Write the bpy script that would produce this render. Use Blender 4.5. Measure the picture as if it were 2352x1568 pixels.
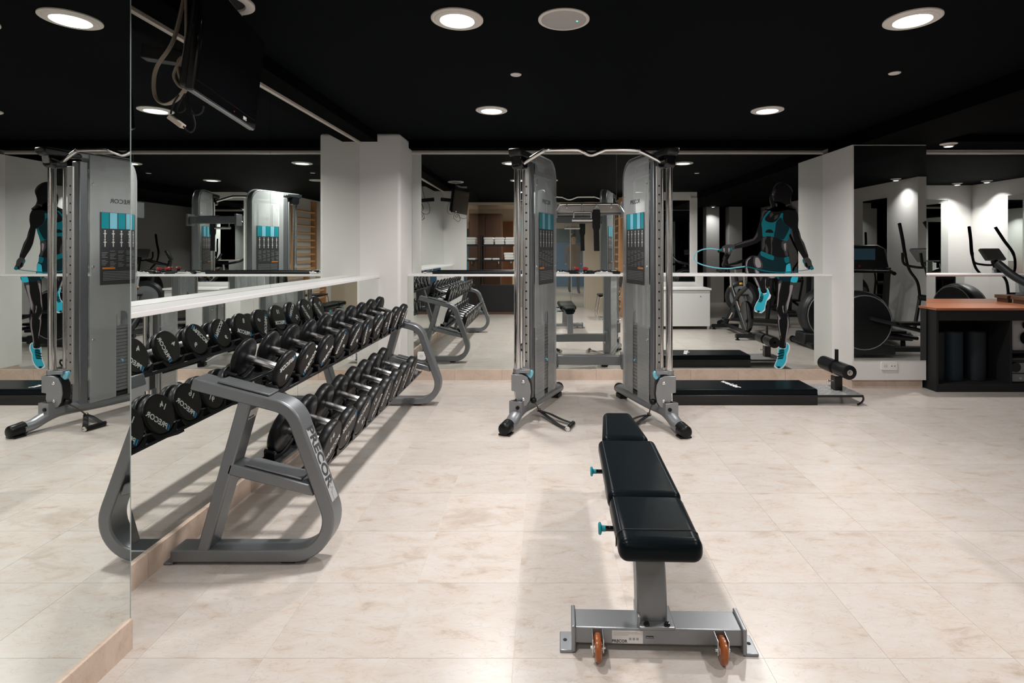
import bpy, bmesh, math, random
from mathutils import Vector, Matrix

random.seed(7)
for o in list(bpy.data.objects):
    bpy.data.objects.remove(o, do_unlink=True)
S = bpy.context.scene
COL = S.collection
PI = math.pi
R = math.radians

# ------------------------------------------------------------------ camera
F, CX, CY, HC = 1250.0, 1250.0, 575.0, 1.33     # focal length / principal point in photo pixels, eye height
cam = bpy.data.cameras.new('camera')
cam.sensor_width = 36.0
cam.lens = F / 2352.0 * 36.0
cam.shift_x = (1176.0 - CX) / 2352.0
cam.shift_y = (CY - 784.0) / 2352.0
cam.clip_start = 0.02
cam.clip_end = 100
camo = bpy.data.objects.new('camera', cam)
COL.objects.link(camo)
camo.location = (0, 0, HC)
camo.rotation_euler = (R(90), 0, 0)
S.camera = camo

# ------------------------------------------------------------------ world, exposure
W = bpy.data.worlds.new('world'); S.world = W
W.use_nodes = True
W.node_tree.nodes['Background'].inputs[0].default_value = (0.5, 0.55, 0.6, 1)
W.node_tree.nodes['Background'].inputs[1].default_value = 0.0
S.view_settings.view_transform = 'Standard'
S.view_settings.look = 'None'
S.view_settings.gamma = 1.0
S.view_settings.use_curve_mapping = False
S.view_settings.exposure = 0.0

LIGHT_MAIN = 32.0      # watts of one ceiling downlight
LIGHT_WING = 5.0       # watts of one small spot in the machine wing
LIGHT_HALL = 30.0      # watts of one corridor panel
LAMP_COL = (1.0, 0.962, 0.93)
CEIL = 2.475

# ------------------------------------------------------------------ materials
def nt(m):
    m.use_nodes = True
    return m.node_tree
MATS = {}
def mat(name, col, rough=0.5, metal=0.0, spec=0.5, bump=0.0, bscale=200.0, var=0.0, vscale=6.0, coat=0.0, emit=None, es=0.0):
    m = bpy.data.materials.new(name); t = nt(m); b = t.nodes['Principled BSDF']
    b.inputs['Base Color'].default_value = (*col, 1)
    b.inputs['Roughness'].default_value = rough
    b.inputs['Metallic'].default_value = metal
    b.inputs['Specular IOR Level'].default_value = spec
    b.inputs['Coat Weight'].default_value = coat
    if emit:
        b.inputs['Emission Color'].default_value = (*emit, 1)
        b.inputs['Emission Strength'].default_value = es
    tc = t.nodes.new('ShaderNodeTexCoord')
    if var > 0:
        n = t.nodes.new('ShaderNodeTexNoise'); n.inputs['Scale'].default_value = vscale
        n.inputs['Detail'].default_value = 5
        t.links.new(tc.outputs['Object'], n.inputs['Vector'])
        mx = t.nodes.new('ShaderNodeMix'); mx.data_type = 'RGBA'
        mx.inputs['A'].default_value = (*[c * (1 - var) for c in col], 1)
        mx.inputs['B'].default_value = (*[min(1, c * (1 + var)) for c in col], 1)
        t.links.new(n.outputs['Fac'], mx.inputs['Factor'])
        t.links.new(mx.outputs['Result'], b.inputs['Base Color'])
    if bump > 0:
        n2 = t.nodes.new('ShaderNodeTexNoise'); n2.inputs['Scale'].default_value = bscale
        t.links.new(tc.outputs['Object'], n2.inputs['Vector'])
        bp = t.nodes.new('ShaderNodeBump'); bp.inputs['Strength'].default_value = bump
        bp.inputs['Distance'].default_value = 0.002
        t.links.new(n2.outputs['Fac'], bp.inputs['Height'])
        t.links.new(bp.outputs['Normal'], b.inputs['Normal'])
    MATS[name] = m
    return m

def marble(name, c1, c2, c3, rough, tile=True):
    m = bpy.data.materials.new(name); t = nt(m); b = t.nodes['Principled BSDF']; L = t.links
    g = t.nodes.new('ShaderNodeNewGeometry')
    pos = g.outputs['Position']
    if tile:   # every tile has its own shade and its own cut of the stone
        sub = t.nodes.new('ShaderNodeVectorMath'); sub.operation = 'SUBTRACT'
        sub.inputs[1].default_value = (TX0, TY0, 0); L.new(pos, sub.inputs[0])
        div = t.nodes.new('ShaderNodeVectorMath'); div.operation = 'DIVIDE'
        div.inputs[1].default_value = (TW, TL, 10); L.new(sub.outputs[0], div.inputs[0])
        fl = t.nodes.new('ShaderNodeVectorMath'); fl.operation = 'FLOOR'; L.new(div.outputs[0], fl.inputs[0])
        wn = t.nodes.new('ShaderNodeTexWhiteNoise'); wn.noise_dimensions = '3D'; L.new(fl.outputs[0], wn.inputs['Vector'])
        sc = t.nodes.new('ShaderNodeVectorMath'); sc.operation = 'SCALE'; sc.inputs['Scale'].default_value = 7.0
        L.new(wn.outputs['Color'], sc.inputs[0])
        ad = t.nodes.new('ShaderNodeVectorMath'); ad.operation = 'ADD'
        L.new(pos, ad.inputs[0]); L.new(sc.outputs[0], ad.inputs[1]); pos2 = ad.outputs[0]
    else:
        pos2 = pos; wn = None
    st = t.nodes.new('ShaderNodeVectorMath'); st.operation = 'MULTIPLY'; st.inputs[1].default_value = (1.0, 2.2, 1.0)
    L.new(pos2, st.inputs[0])
    n1 = t.nodes.new('ShaderNodeTexNoise'); n1.inputs['Scale'].default_value = 6.5; n1.inputs['Detail'].default_value = 9
    n1.inputs['Roughness'].default_value = 0.72; n1.inputs['Distortion'].default_value = 0.5
    L.new(st.outputs[0], n1.inputs['Vector'])
    r1 = t.nodes.new('ShaderNodeValToRGB'); e = r1.color_ramp.elements
    e[0].position = 0.27; e[0].color = (*c3, 1); e[1].position = 0.60; e[1].color = (*c1, 1)
    k = e.new(0.43); k.color = (*c2, 1)
    L.new(n1.outputs['Fac'], r1.inputs['Fac'])
    # thin veins
    n2 = t.nodes.new('ShaderNodeTexNoise'); n2.inputs['Scale'].default_value = 7.5; n2.inputs['Detail'].default_value = 6
    n2.inputs['Distortion'].default_value = 1.8; L.new(st.outputs[0], n2.inputs['Vector'])
    ab = t.nodes.new('ShaderNodeMath'); ab.operation = 'SUBTRACT'; ab.inputs[1].default_value = 0.5; L.new(n2.outputs['Fac'], ab.inputs[0])
    ab2 = t.nodes.new('ShaderNodeMath'); ab2.operation = 'ABSOLUTE'; L.new(ab.outputs[0], ab2.inputs[0])
    mr = t.nodes.new('ShaderNodeMapRange'); mr.inputs['From Min'].default_value = 0.0; mr.inputs['From Max'].default_value = 0.012
    mr.inputs['To Min'].default_value = 0.30; mr.inputs['To Max'].default_value = 0.0; L.new(ab2.outputs[0], mr.inputs['Value'])
    mx = t.nodes.new('ShaderNodeMix'); mx.data_type = 'RGBA'; mx.inputs['B'].default_value = (c3[0] * .72, c3[1] * .62, c3[2] * .52, 1)
    L.new(mr.outputs['Result'], mx.inputs['Factor']); L.new(r1.outputs['Color'], mx.inputs['A'])
    n3 = t.nodes.new('ShaderNodeTexNoise'); n3.inputs['Scale'].default_value = 1.7; n3.inputs['Detail'].default_value = 8
    n3.inputs['Roughness'].default_value = 0.68; n3.inputs['Distortion'].default_value = 0.7; L.new(st.outputs[0], n3.inputs['Vector'])
    m3 = t.nodes.new('ShaderNodeMapRange'); m3.inputs['From Min'].default_value = 0.60; m3.inputs['From Max'].default_value = 0.72
    m3.inputs['To Min'].default_value = 0.0; m3.inputs['To Max'].default_value = 0.58; L.new(n3.outputs['Fac'], m3.inputs['Value'])
    x3 = t.nodes.new('ShaderNodeMix'); x3.data_type = 'RGBA'; x3.inputs['B'].default_value = (c3[0] * .95, c3[1] * .95, c3[2] * .95, 1)
    L.new(m3.outputs['Result'], x3.inputs['Factor']); L.new(mx.outputs['Result'], x3.inputs['A'])
    out = x3.outputs['Result']
    if wn:
        mv = t.nodes.new('ShaderNodeMapRange'); mv.inputs['To Min'].default_value = 0.95; mv.inputs['To Max'].default_value = 1.03
        L.new(wn.outputs['Value'], mv.inputs['Value'])
        mu = t.nodes.new('ShaderNodeVectorMath'); mu.operation = 'SCALE'
        L.new(out, mu.inputs[0]); L.new(mv.outputs['Result'], mu.inputs['Scale']); out = mu.outputs[0]
    L.new(out, b.inputs['Base Color'])
    b.inputs['Roughness'].default_value = rough
    b.inputs['Specular IOR Level'].default_value = 0.4
    MATS[name] = m
    return m

def wood(name, c1, c2, rough=0.4, axis=0, scale=1.0):
    m = bpy.data.materials.new(name); t = nt(m); b = t.nodes['Principled BSDF']; L = t.links
    tc = t.nodes.new('ShaderNodeTexCoord')
    v = t.nodes.new('ShaderNodeVectorMath'); v.operation = 'MULTIPLY'
    s = [22.0 * scale] * 3; s[axis] = 1.3 * scale; v.inputs[1].default_value = s
    L.new(tc.outputs['Object'], v.inputs[0])
    n = t.nodes.new('ShaderNodeTexNoise'); n.inputs['Scale'].default_value = 1.0; n.inputs['Detail'].default_value = 6
    n.inputs['Distortion'].default_value = 0.6; L.new(v.outputs[0], n.inputs['Vector'])
    mx = t.nodes.new('ShaderNodeMix'); mx.data_type = 'RGBA'; mx.inputs['A'].default_value = (*c1, 1); mx.inputs['B'].default_value = (*c2, 1)
    L.new(n.outputs['Fac'], mx.inputs['Factor']); L.new(mx.outputs['Result'], b.inputs['Base Color'])
    b.inputs['Roughness'].default_value = rough
    MATS[name] = m
    return m

TX0, TY0, TW, TL = -0.100, 1.776, 0.408, 0.402      # floor tile grid
marble('floor_marble', (.535, .496, .468), (.510, .450, .405), (.36, .285, .225), 0.28)
marble('skirt_marble', (.60, .47, .39), (.54, .42, .34), (.42, .31, .24), 0.35, tile=False)
mat('grout', (.62, .565, .53), .8)
mat('ceiling_black', (.0019, .0032, .0036), .8, spec=.04)
mat('beam_black', (.0012, .0014, .0016), .8, spec=.03)
mat('wall_white', (.74, .715, .70), .55, bump=.05, bscale=400)
mat('white_panel', (.76, .75, .745), .4)
mat('mirror', (.83, .865, .845), 0.0, metal=1.0)
mat('mirror_edge', (.35, .42, .40), .3)
mat('trim_alu', (.74, .66, .60), .35, metal=.2)
mat('steel_paint', (.205, .217, .230), .36, metal=.65, bump=.04, bscale=900)
mat('silver_paint', (.265, .277, .292), .36, metal=.60, bump=.04, bscale=900)
mat('rubber', (.0065, .0070, .0078), .36, spec=.24)
mat('rubber_face', (.017, .0150, .0140), .5, spec=.22, bump=.05, bscale=600)
mat('black_plastic', (.008, .009, .010), .35)
mat('gloss_black', (.004, .004, .005), .08)
mat('matte_black', (.006, .006, .007), .7)
mat('vinyl', (.0030, .0054, .0070), .30, spec=.08, bump=.10, bscale=260)
mat('stitch', (.03, .04, .045), .6)
mat('chrome', (.80, .80, .80), .10, metal=1.0)
mat('brushed', (.80, .80, .81), .26, metal=1.0)
mat('white_ink', (.75, .75, .74), .6)
mat('grey_ink', (.30, .30, .31), .6)
mat('dark_ink', (.035, .037, .04), .5)
mat('blue_ink', (.02, .22, .42), .5)
mat('teal', (.01, .26, .32), .3)
mat('teal_light', (.20, .52, .66), .4)
mat('orange', (.30, .075, .012), .3, coat=.3)
mat('bike_orange', (.72, .20, .03), .4)
mat('yellow', (.80, .42, .03), .45)
mat('red', (.28, .012, .012), .4)
mat('plaque', (.52, .53, .54), .35, metal=.4)
mat('sticker', (.66, .64, .63), .5)
mat('lamp_white', (.72, .68, .64), .5)
mat('disc_grey', (.42, .40, .40), .6)
mat('led_green', (.1, .8, .5), .4, emit=(.1, 1, .6), es=2.0)
mat('lens', (.9, .9, .9), .4, emit=(1, .98, .96), es=5.0)
mat('cable_beige', (.33, .28, .22), .5)
mat('plug_beige', (.62, .55, .46), .5)
mat('towel', (.78, .77, .75), .9, bump=.5, bscale=180)
mat('wall_beige', (.62, .53, .42), .6)
mat('wall_blue', (.03, .13, .30), .6)
mat('print_teal_dark', (.01, .05, .075), .5, var=.6, vscale=3)
mat('mat_blue', (.0015, .006, .010), .7, bump=.3, bscale=40)
mat('mat_blue_bright', (.002, .011, .021), .7, bump=.3, bscale=40)
mat('rope_blue', (.16, .46, .56), .5)
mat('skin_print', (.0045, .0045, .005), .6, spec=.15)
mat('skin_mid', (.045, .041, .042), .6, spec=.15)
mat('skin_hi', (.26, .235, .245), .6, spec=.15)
mat('teal_print', (.003, .13, .16), .6, spec=.15)
mat('teal_print_dark', (.002, .018, .025), .6, spec=.15)
mat('cyan_print', (.02, .42, .56), .5)
mat('shoe_white', (.62, .72, .76), .5)
mat('coat_brown', (.16, .10, .065), .9)
mat('trousers', (.01, .01, .012), .9)
mat('skin', (.45, .28, .21), .6)
mat('hair', (.015, .010, .008), .6)
mat('screen', (.01, .02, .03), .15, emit=(.10, .22, .30), es=.10)
mat('grey_plastic', (.22, .23, .24), .4)
mat('machine_grey', (.016, .018, .020), .4)
mat('satin', (.66, .65, .64), .38, metal=.85)
mat('diamond', (.50, .50, .51), .35, metal=.55)
wood('counter_wood', (.30, .10, .045), (.46, .17, .08), .38, 0)
wood('ladder_wood', (.46, .22, .09), (.58, .30, .13), .4, 2)
wood('rung_wood', (.62, .38, .19), (.70, .45, .25), .4, 1)
wood('locker_wood', (.06, .028, .016), (.10, .045, .022), .5, 2)
wood('door_wood', (.26, .10, .045), (.33, .14, .06), .5, 2)
wood('crate_wood', (.09, .045, .028), (.13, .065, .04), .5, 0)

def acrylic(name, tint, opac, rough):
    m = bpy.data.materials.new(name); t = nt(m); L = t.links
    out = t.nodes['Material Output']; b = t.nodes['Principled BSDF']
    b.inputs['Base Color'].default_value = (*tint, 1); b.inputs['Roughness'].default_value = rough
    tr = t.nodes.new('ShaderNodeBsdfTransparent'); tr.inputs['Color'].default_value = (.86, .88, .88, 1)
    mx = t.nodes.new('ShaderNodeMixShader'); mx.inputs[0].default_value = opac
    L.new(tr.outputs[0], mx.inputs[1]); L.new(b.outputs[0], mx.inputs[2]); L.new(mx.outputs[0], out.inputs[0])
    MATS[name] = m
acrylic('smoked', (.64, .65, .655), .34, .12)
acrylic('clear_glass', (.55, .60, .60), .10, .03)
acrylic('bottle', (.5, .55, .58), .35, .1)

# ------------------------------------------------------------------ mesh helpers
class MB:
    def __init__(s): s.v = []; s.f = []
    def add(s, vs, fs):
        n = len(s.v); s.v += [tuple(v) for v in vs]; s.f += [tuple(i + n for i in f) for f in fs]; return s
    def box(s, c, d, M=None):
        x, y, z = [k / 2 for k in d]
        vs = [Vector((a * x, b * y, e * z)) for a in (-1, 1) for b in (-1, 1) for e in (-1, 1)]
        if M is not None: vs = [M @ v for v in vs]
        vs = [v + Vector(c) for v in vs]
        return s.add(vs, [(0, 1, 3, 2), (4, 6, 7, 5), (0, 4, 5, 1), (2, 3, 7, 6), (0, 2, 6, 4), (1, 5, 7, 3)])
    def bx(s, x0, x1, y0, y1, z0, z1):
        return s.box(((x0 + x1) / 2, (y0 + y1) / 2, (z0 + z1) / 2), (x1 - x0, y1 - y0, z1 - z0))
    def tube(s, pts, r, n=10, closed=False, flat=None, up=None):
        """round (or elliptical, flat=(a,b)) sweep along a 3-D path; r may be a list"""
        P = [Vector(p) for p in pts]; m = len(P)
        rs = r if isinstance(r, (list, tuple)) else [r] * m
        prev = None; rings = []
        for i, p in enumerate(P):
            if closed: tg = P[(i + 1) % m] - P[i - 1]
            else: tg = P[min(i + 1, m - 1)] - P[max(i - 1, 0)]
            tg.normalize()
            if prev is None:
                a = Vector(up) if up else (Vector((0, 0, 1)) if abs(tg.z) < .9 else Vector((1, 0, 0)))
                nx = tg.cross(a).normalized()
            else:
                nx = prev - tg * prev.dot(tg)
                nx = nx.normalized() if nx.length > 1e-6 else tg.orthogonal().normalized()
            prev = nx; ny = tg.cross(nx)
            ra, rb = (rs[i], rs[i]) if not flat else (flat[0], flat[1])
            rings.append([p + nx * ra * math.cos(2 * PI * k / n) + ny * rb * math.sin(2 * PI * k / n) for k in range(n)])
        vs = [v for q in rings for v in q]; fs = []
        for i in range(m if closed else m - 1):
            j = (i + 1) % m
            for k in range(n):
                fs.append((i * n + k, i * n + (k + 1) % n, j * n + (k + 1) % n, j * n + k))
        if not closed:
            fs.append(tuple(reversed(range(n)))); fs.append(tuple((m - 1) * n + k for k in range(n)))
        return s.add(vs, fs)
    def cyl(s, p0, p1, r, n=16): return s.tube([p0, p1], r, n)
    def lathe(s, prof, c=(0, 0, 0), axis='z', n=24, M=None):
        """prof = [(radius, height)...]"""
        vs = []; fs = []; m = len(prof)
        for (r, h) in prof:
            for k in range(n):
                a = 2 * PI * k / n; u, w = r * math.cos(a), r * math.sin(a)
                v = {'z': (u, w, h), 'x': (h, u, w), 'y': (w, h, u)}[axis]
                vs.append(Vector(v))
        if M is not None: vs = [M @ v for v in vs]
        vs = [v + Vector(c) for v in vs]
        for i in range(m - 1):
            for k in range(n):
                fs.append((i * n + k, i * n + (k + 1) % n, (i + 1) * n + (k + 1) % n, (i + 1) * n + k))
        if prof[0][0] > 1e-5: fs.append(tuple(reversed(range(n))))
        if prof[-1][0] > 1e-5: fs.append(tuple((m - 1) * n + k for k in range(n)))
        return s.add(vs, fs)
    def prism(s, poly, plane, c0, c1):
        def q(a, b, c): return {'xz': (a, c, b), 'xy': (a, b, c), 'yz': (c, a, b)}[plane]
        n = len(poly)
        vs = [q(a, b, c0) for a, b in poly] + [q(a, b, c1) for a, b in poly]
        fs = [tuple(reversed(range(n))), tuple(range(n, 2 * n))]
        fs += [(i, (i + 1) % n, n + (i + 1) % n, n + i) for i in range(n)]
        return s.add(vs, fs)
    def ribbon(s, path, th, plane, c0, c1, closed=False):
        """flat bar: path is its outer edge, th is measured to the right of travel"""
        m = len(path); inner = []
        for i in range(m):
            a = Vector(path[max(i - 1, 0)]); b = Vector(path[i]); c = Vector(path[min(i + 1, m - 1)])
            d1 = (b - a) if i > 0 else (c - b); d2 = (c - b) if i < m - 1 else (b - a)
            d1.normalize(); d2.normalize()
            n1 = Vector((d1.y, -d1.x)); n2 = Vector((d2.y, -d2.x)); nn = (n1 + n2)
            nn = nn / max(.3, nn.dot(n1))
            inner.append(b + nn * th)
        def q(a, b, c): return {'xz': (a, c, b), 'xy': (a, b, c), 'yz': (c, a, b)}[plane]
        vs = []
        for p, r_ in zip(path, inner):
            vs += [q(p[0], p[1], c0), q(p[0], p[1], c1), q(r_[0], r_[1], c1), q(r_[0], r_[1], c0)]
        fs = []
        for i in range(m - 1):
            for k in range(4):
                fs.append((i * 4 + k, i * 4 + (k + 1) % 4, i * 4 + 4 + (k + 1) % 4, i * 4 + 4 + k))
        fs.append((3, 2, 1, 0)); fs.append(tuple((m - 1) * 4 + k for k in range(4)))
        return s.add(vs, fs)
    def sphere(s, c, r, n=14, sc=(1, 1, 1)):
        prof = [(max(1e-6, r * math.sin(PI * i / n)), -r * math.cos(PI * i / n)) for i in range(n + 1)]
        return s.lathe(prof, c, 'z', n * 2, Matrix.Diagonal(Vector(sc)))
    def build(s, name, m, parent=None, smooth=40, bevel=0, seg=2, loc=None):
        me = bpy.data.meshes.new(name); me.from_pydata(s.v, [], s.f); me.update()
        bm = bmesh.new(); bm.from_mesh(me); bmesh.ops.recalc_face_normals(bm, faces=bm.faces); bm.to_mesh(me); bm.free()
        return obj(name, me, m, parent, smooth, bevel, seg, loc)

def obj(name, me, m, parent=None, smooth=40, bevel=0, seg=2, loc=None):
    if m: me.materials.clear(); me.materials.append(MATS[m])
    if smooth:
        for p in me.polygons: p.use_smooth = True
        me.set_sharp_from_angle(angle=R(smooth))
    o = bpy.data.objects.new(name, me); COL.objects.link(o)
    if parent: o.parent = parent
    if loc: o.location = loc
    if bevel:
        b = o.modifiers.new('bevel', 'BEVEL'); b.width = bevel; b.segments = seg; b.limit_method = 'ANGLE'; b.angle_limit = R(35)
        b.harden_normals = False
    return o

def fillet(pts, rad, seg=8):
    """round the inner corners of a 2-D / 3-D polyline"""
    P = [Vector(p) for p in pts]; out = [P[0]]
    for i in range(1, len(P) - 1):
        r = rad[i - 1] if isinstance(rad, (list, tuple)) else rad
        a = (P[i - 1] - P[i]).normalized(); b = (P[i + 1] - P[i]).normalized()
        ang = a.angle(b)
        if r < 1e-5 or ang > PI - .01: out.append(P[i]); continue
        t = min(r / math.tan(ang / 2), (P[i - 1] - P[i]).length * .49, (P[i + 1] - P[i]).length * .49) if r else 0
        p0 = P[i] + a * t; p1 = P[i] + b * t
        rr = t * math.tan(ang / 2)
        c = P[i] + (a + b).normalized() * (rr / math.sin(ang / 2))
        v0 = p0 - c; v1 = p1 - c; w = v0.angle(v1)
        for k in range(seg + 1):
            f = k / seg
            out.append(c + (v0 * math.sin((1 - f) * w) + v1 * math.sin(f * w)) / math.sin(w))
    out.append(P[-1])
    return out

def smoothpath(pts, n=6):
    P = [Vector(p) for p in pts]; out = []
    for i in range(len(P) - 1):
        p0 = P[max(i - 1, 0)]; p1 = P[i]; p2 = P[i + 1]; p3 = P[min(i + 2, len(P) - 1)]
        for k in range(n):
            t = k / n
            out.append(.5 * (2 * p1 + (p2 - p0) * t + (2 * p0 - 5 * p1 + 4 * p2 - p3) * t * t + (3 * p1 - p0 - 3 * p2 + p3) * t ** 3))
    out.append(P[-1])
    return out

def rrect(x0, x1, y0, y1, r, seg=5):
    out = []
    for cx, cy, a0 in ((x1 - r, y1 - r, 0), (x0 + r, y1 - r, 90), (x0 + r, y0 + r, 180), (x1 - r, y0 + r, 270)):
        for k in range(seg + 1):
            a = R(a0 + 90 * k / seg); out.append((cx + r * math.cos(a), cy + r * math.sin(a)))
    return out

def thing(name, label, cat, loc=(0, 0, 0), rz=0, group=None, rot=None):
    o = bpy.data.objects.new(name, None); COL.objects.link(o); o.empty_display_size = .1
    o.location = loc; o.rotation_euler = rot if rot else (0, 0, rz)
    return tag(o, label, cat, group)
def tag(o, label, cat, group=None):
    o['label'] = label; o['category'] = cat
    if group: o['group'] = group
    return o
def struct(o): o['kind'] = 'structure'; return o

def text_mesh(body, size, bold=0.0, ext=0.0006, spacing=1.0):
    c = bpy.data.curves.new('text', 'FONT'); c.body = body; c.size = size; c.align_x = 'CENTER'; c.align_y = 'CENTER'
    c.extrude = ext; c.offset = bold; c.space_character = spacing; c.resolution_u = 3
    t = bpy.data.objects.new('text', c); COL.objects.link(t)
    dg = bpy.context.evaluated_depsgraph_get(); dg.update()
    me = bpy.data.meshes.new_from_object(t.evaluated_get(dg))
    bpy.data.objects.remove(t, do_unlink=True)
    return me
def put_text(name, me, m, parent, M, smooth=0):
    me = me.copy(); me.transform(M)
    return obj(name, me, m, parent, smooth)
def join_meshes(parts):
    vs = []; fs = []
    for me, M in parts:
        n = len(vs); vs += [tuple(M @ v.co) for v in me.vertices]; fs += [tuple(i + n for i in p.vertices) for p in me.polygons]
    me = bpy.data.meshes.new('joined'); me.from_pydata(vs, [], fs); me.update(); return me

def at(x, y, z):      # photo pixel at a known depth
    return ((x - CX) * z / F, z, HC - (y - CY) * z / F)
def frame(xdir, ydir, origin):      # matrix whose local x, y axes are given (z = x cross y)
    x = Vector(xdir).normalized(); y = Vector(ydir).normalized(); z = x.cross(y)
    M = Matrix((x, y, z)).transposed().to_4x4(); M.translation = Vector(origin); return M

def area_light(name, loc, dia, power, spread=150, col=LAMP_COL, parent=None):
    l = bpy.data.lights.new(name, 'AREA'); l.shape = 'DISK'; l.size = dia; l.energy = power; l.color = col; l.spread = R(spread)
    o = bpy.data.objects.new(name, l); COL.objects.link(o); o.location = loc
    if parent: o.parent = parent
    return o

# ================================================================== SETTING
BACK_LO, BACK_UP = 5.600, 5.785       # depth of the lower and the upper mirror of the back wall
LEFT_LO, LEFT_UP = -1.620, -1.800     # same for the left wall
PIL_Y, PIL_X = 5.315, -1.405          # white corner pillar
NP_X, NP_Y = -1.385, 1.822            # mirrored pillar beside the camera
RP0, RP1, RP_Y = 2.960, 3.670, 5.230  # right pillar
WING_X = 7.52

# floor: slab + tiles
fl = struct(MB().bx(-2.2, 8.3, -9.2, 6.1, -.10, -.0012).build('floor', 'grout', smooth=0))
def tile_box(mb, x0, x1, y0, y1): mb.bx(x0, x1, y0, y1, -.0045, 0.0)
rest = MB(); g = .0006
ix0, ix1 = int(math.floor((-2.1 - TX0) / TW)), int(math.ceil((8.2 - TX0) / TW))
iy0, iy1 = int(math.floor((-9.1 - TY0) / TL)), int(math.ceil((6.0 - TY0) / TL))
tmesh = None
for i in range(ix0, ix1):
    for j in range(iy0, iy1):
        x0 = TX0 + i * TW; y0 = TY0 + j * TL
        if x0 > -1.75 and x0 < 4.2 and y0 > 1.2 and y0 + TL < 5.72:
            if tmesh is None:
                m_ = MB(); tile_box(m_, g, TW - g, g, TL - g)
                o = m_.build('tile', 'floor_marble', fl, smooth=0); tmesh = o.data
            else:
                o = bpy.data.objects.new('tile', tmesh); COL.objects.link(o); o.parent = fl
            o.location = (x0, y0, 0)
        else:
            tile_box(rest, x0 + g, x0 + TW - g, y0 + g, y0 + TL - g)
o = rest.build('tile_field', 'floor_marble', fl, smooth=0); o['kind'] = 'stuff'

# ceiling with beams
struct(MB().bx(-2.2, 8.3, -9.2, 6.1, CEIL, CEIL + .1).build('ceiling', 'ceiling_black', smooth=0))
struct(MB().bx(-2.2, -1.63, NP_Y, PIL_Y, 2.391, CEIL).build('trim_1', 'beam_black', smooth=0))
struct(MB().bx(-1.405, RP0, 5.64, 6.0, 2.391, CEIL).build('trim_2', 'beam_black', smooth=0))
struct(MB().bx(3.02, 3.69, -3.0, 6.0, 2.345, CEIL).build('trim_3', 'beam_black', smooth=0))
struct(MB().bx(3.69, WING_X, 5.35, 6.0, 2.40, CEIL).build('trim_4', 'beam_black', smooth=0))

# left wall, upper set back behind the shelf
wl = MB(); wl.bx(-2.2, LEFT_UP - .006, -9.2, 6.0, 0, CEIL); wl.bx(-1.9, LEFT_LO - .006, NP_Y, PIL_Y, .10, 1.062)
struct(wl.build('wall_left', 'wall_white', smooth=0))
wb = MB(); wb.bx(-1.9, WING_X + .2, BACK_UP + .006, 6.1, 0, CEIL); wb.bx(PIL_X, RP0, BACK_LO + .006, 5.9, .10, 1.062)
wb.bx(RP1, WING_X, BACK_LO + .006, 5.9, 0, 1.062)
struct(wb.build('wall_back', 'wall_white', smooth=0))
struct(MB().bx(-2.2, PIL_X, PIL_Y, 6.0, 0, CEIL).build('wall_corner_pillar', 'wall_white', bevel=.03, seg=4))
npil = MB(); npil.bx(-2.2, NP_X - .006, .15, NP_Y, 0, CEIL)
struct(npil.build('wall_near_pillar', 'wall_white', smooth=0))
rp = MB(); rp.bx(RP0, RP1, RP_Y, 6.0, .085, 2.345); rp.bx(RP0 + .012, RP1 - .012, RP_Y + .035, 6.0, 0, .085)
struct(rp.build('wall_right_pillar', 'wall_white', smooth=0))
# block with the wall bars, to the right of the camera; wing block and wing end
struct(MB().bx(1.66, 2.9, -9.2, .62, 0, CEIL).build('wall_right_block', 'wall_white', smooth=0))
struct(MB().bx(5.80, 8.3, -3.0, 2.0, 0, CEIL).build('wall_wing_block', 'wall_white', smooth=0))
struct(MB().bx(WING_X, 8.3, 2.0, 6.0, 0, CEIL).build('wall_right', 'wall_white', smooth=0))
struct(MB().bx(2.9, 5.8, -3.2, -3.0, 0, CEIL).build('wall_wing_front', 'beam_black', smooth=0))
for k_, x_ in enumerate((3.55, 4.25, 4.85)): struct(MB().bx(x_, x_ + .34, -3.0, -2.7, 0, CEIL).build('wall_wing_column', 'wall_white', smooth=0))
# white mirrored column that carries the low cabinet
hc = MB(); hc.bx(1.90, 2.80, 1.45, 1.60, 2.26, 2.40); hc.bx(2.68, 2.80, 1.40, 1.62, 0, 2.30); hc.bx(1.90, 2.68, 1.40, 1.57, 0, 2.26)
struct(hc.build('wall_column', 'wall_white', smooth=0))
# corridor behind the camera
struct(MB().bx(.95, 1.66, -1.45, -1.30, 0, CEIL).build('wall_corridor_return', 'wall_beige', smooth=0))
struct(MB().bx(-.95, -.80, -9.0, -2.76, 0, CEIL).build('wall_corridor', 'wall_beige', smooth=0))
struct(MB().bx(-1.8, -.80, -2.76, -2.6, 0, CEIL).build('wall_locker_room', 'wall_beige', smooth=0))
struct(MB().bx(-.8, 1.66, -9.0, -8.85, 0, 1.62).build('wall_front', 'wall_blue', smooth=0))
struct(MB().bx(-.8, 1.66, -9.0, -8.85, 1.62, 2.15).build('trim_5', 'print_teal_dark', smooth=0))
struct(MB().bx(-.8, 1.66, -9.0, -8.85, 2.15, CEIL).build('trim_6', 'wall_beige', smooth=0))
struct(MB().bx(-1.8, 1.66, -8.85, -1.32, 2.40, 2.47).build('ceiling_corridor', 'wall_beige', smooth=0))

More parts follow.
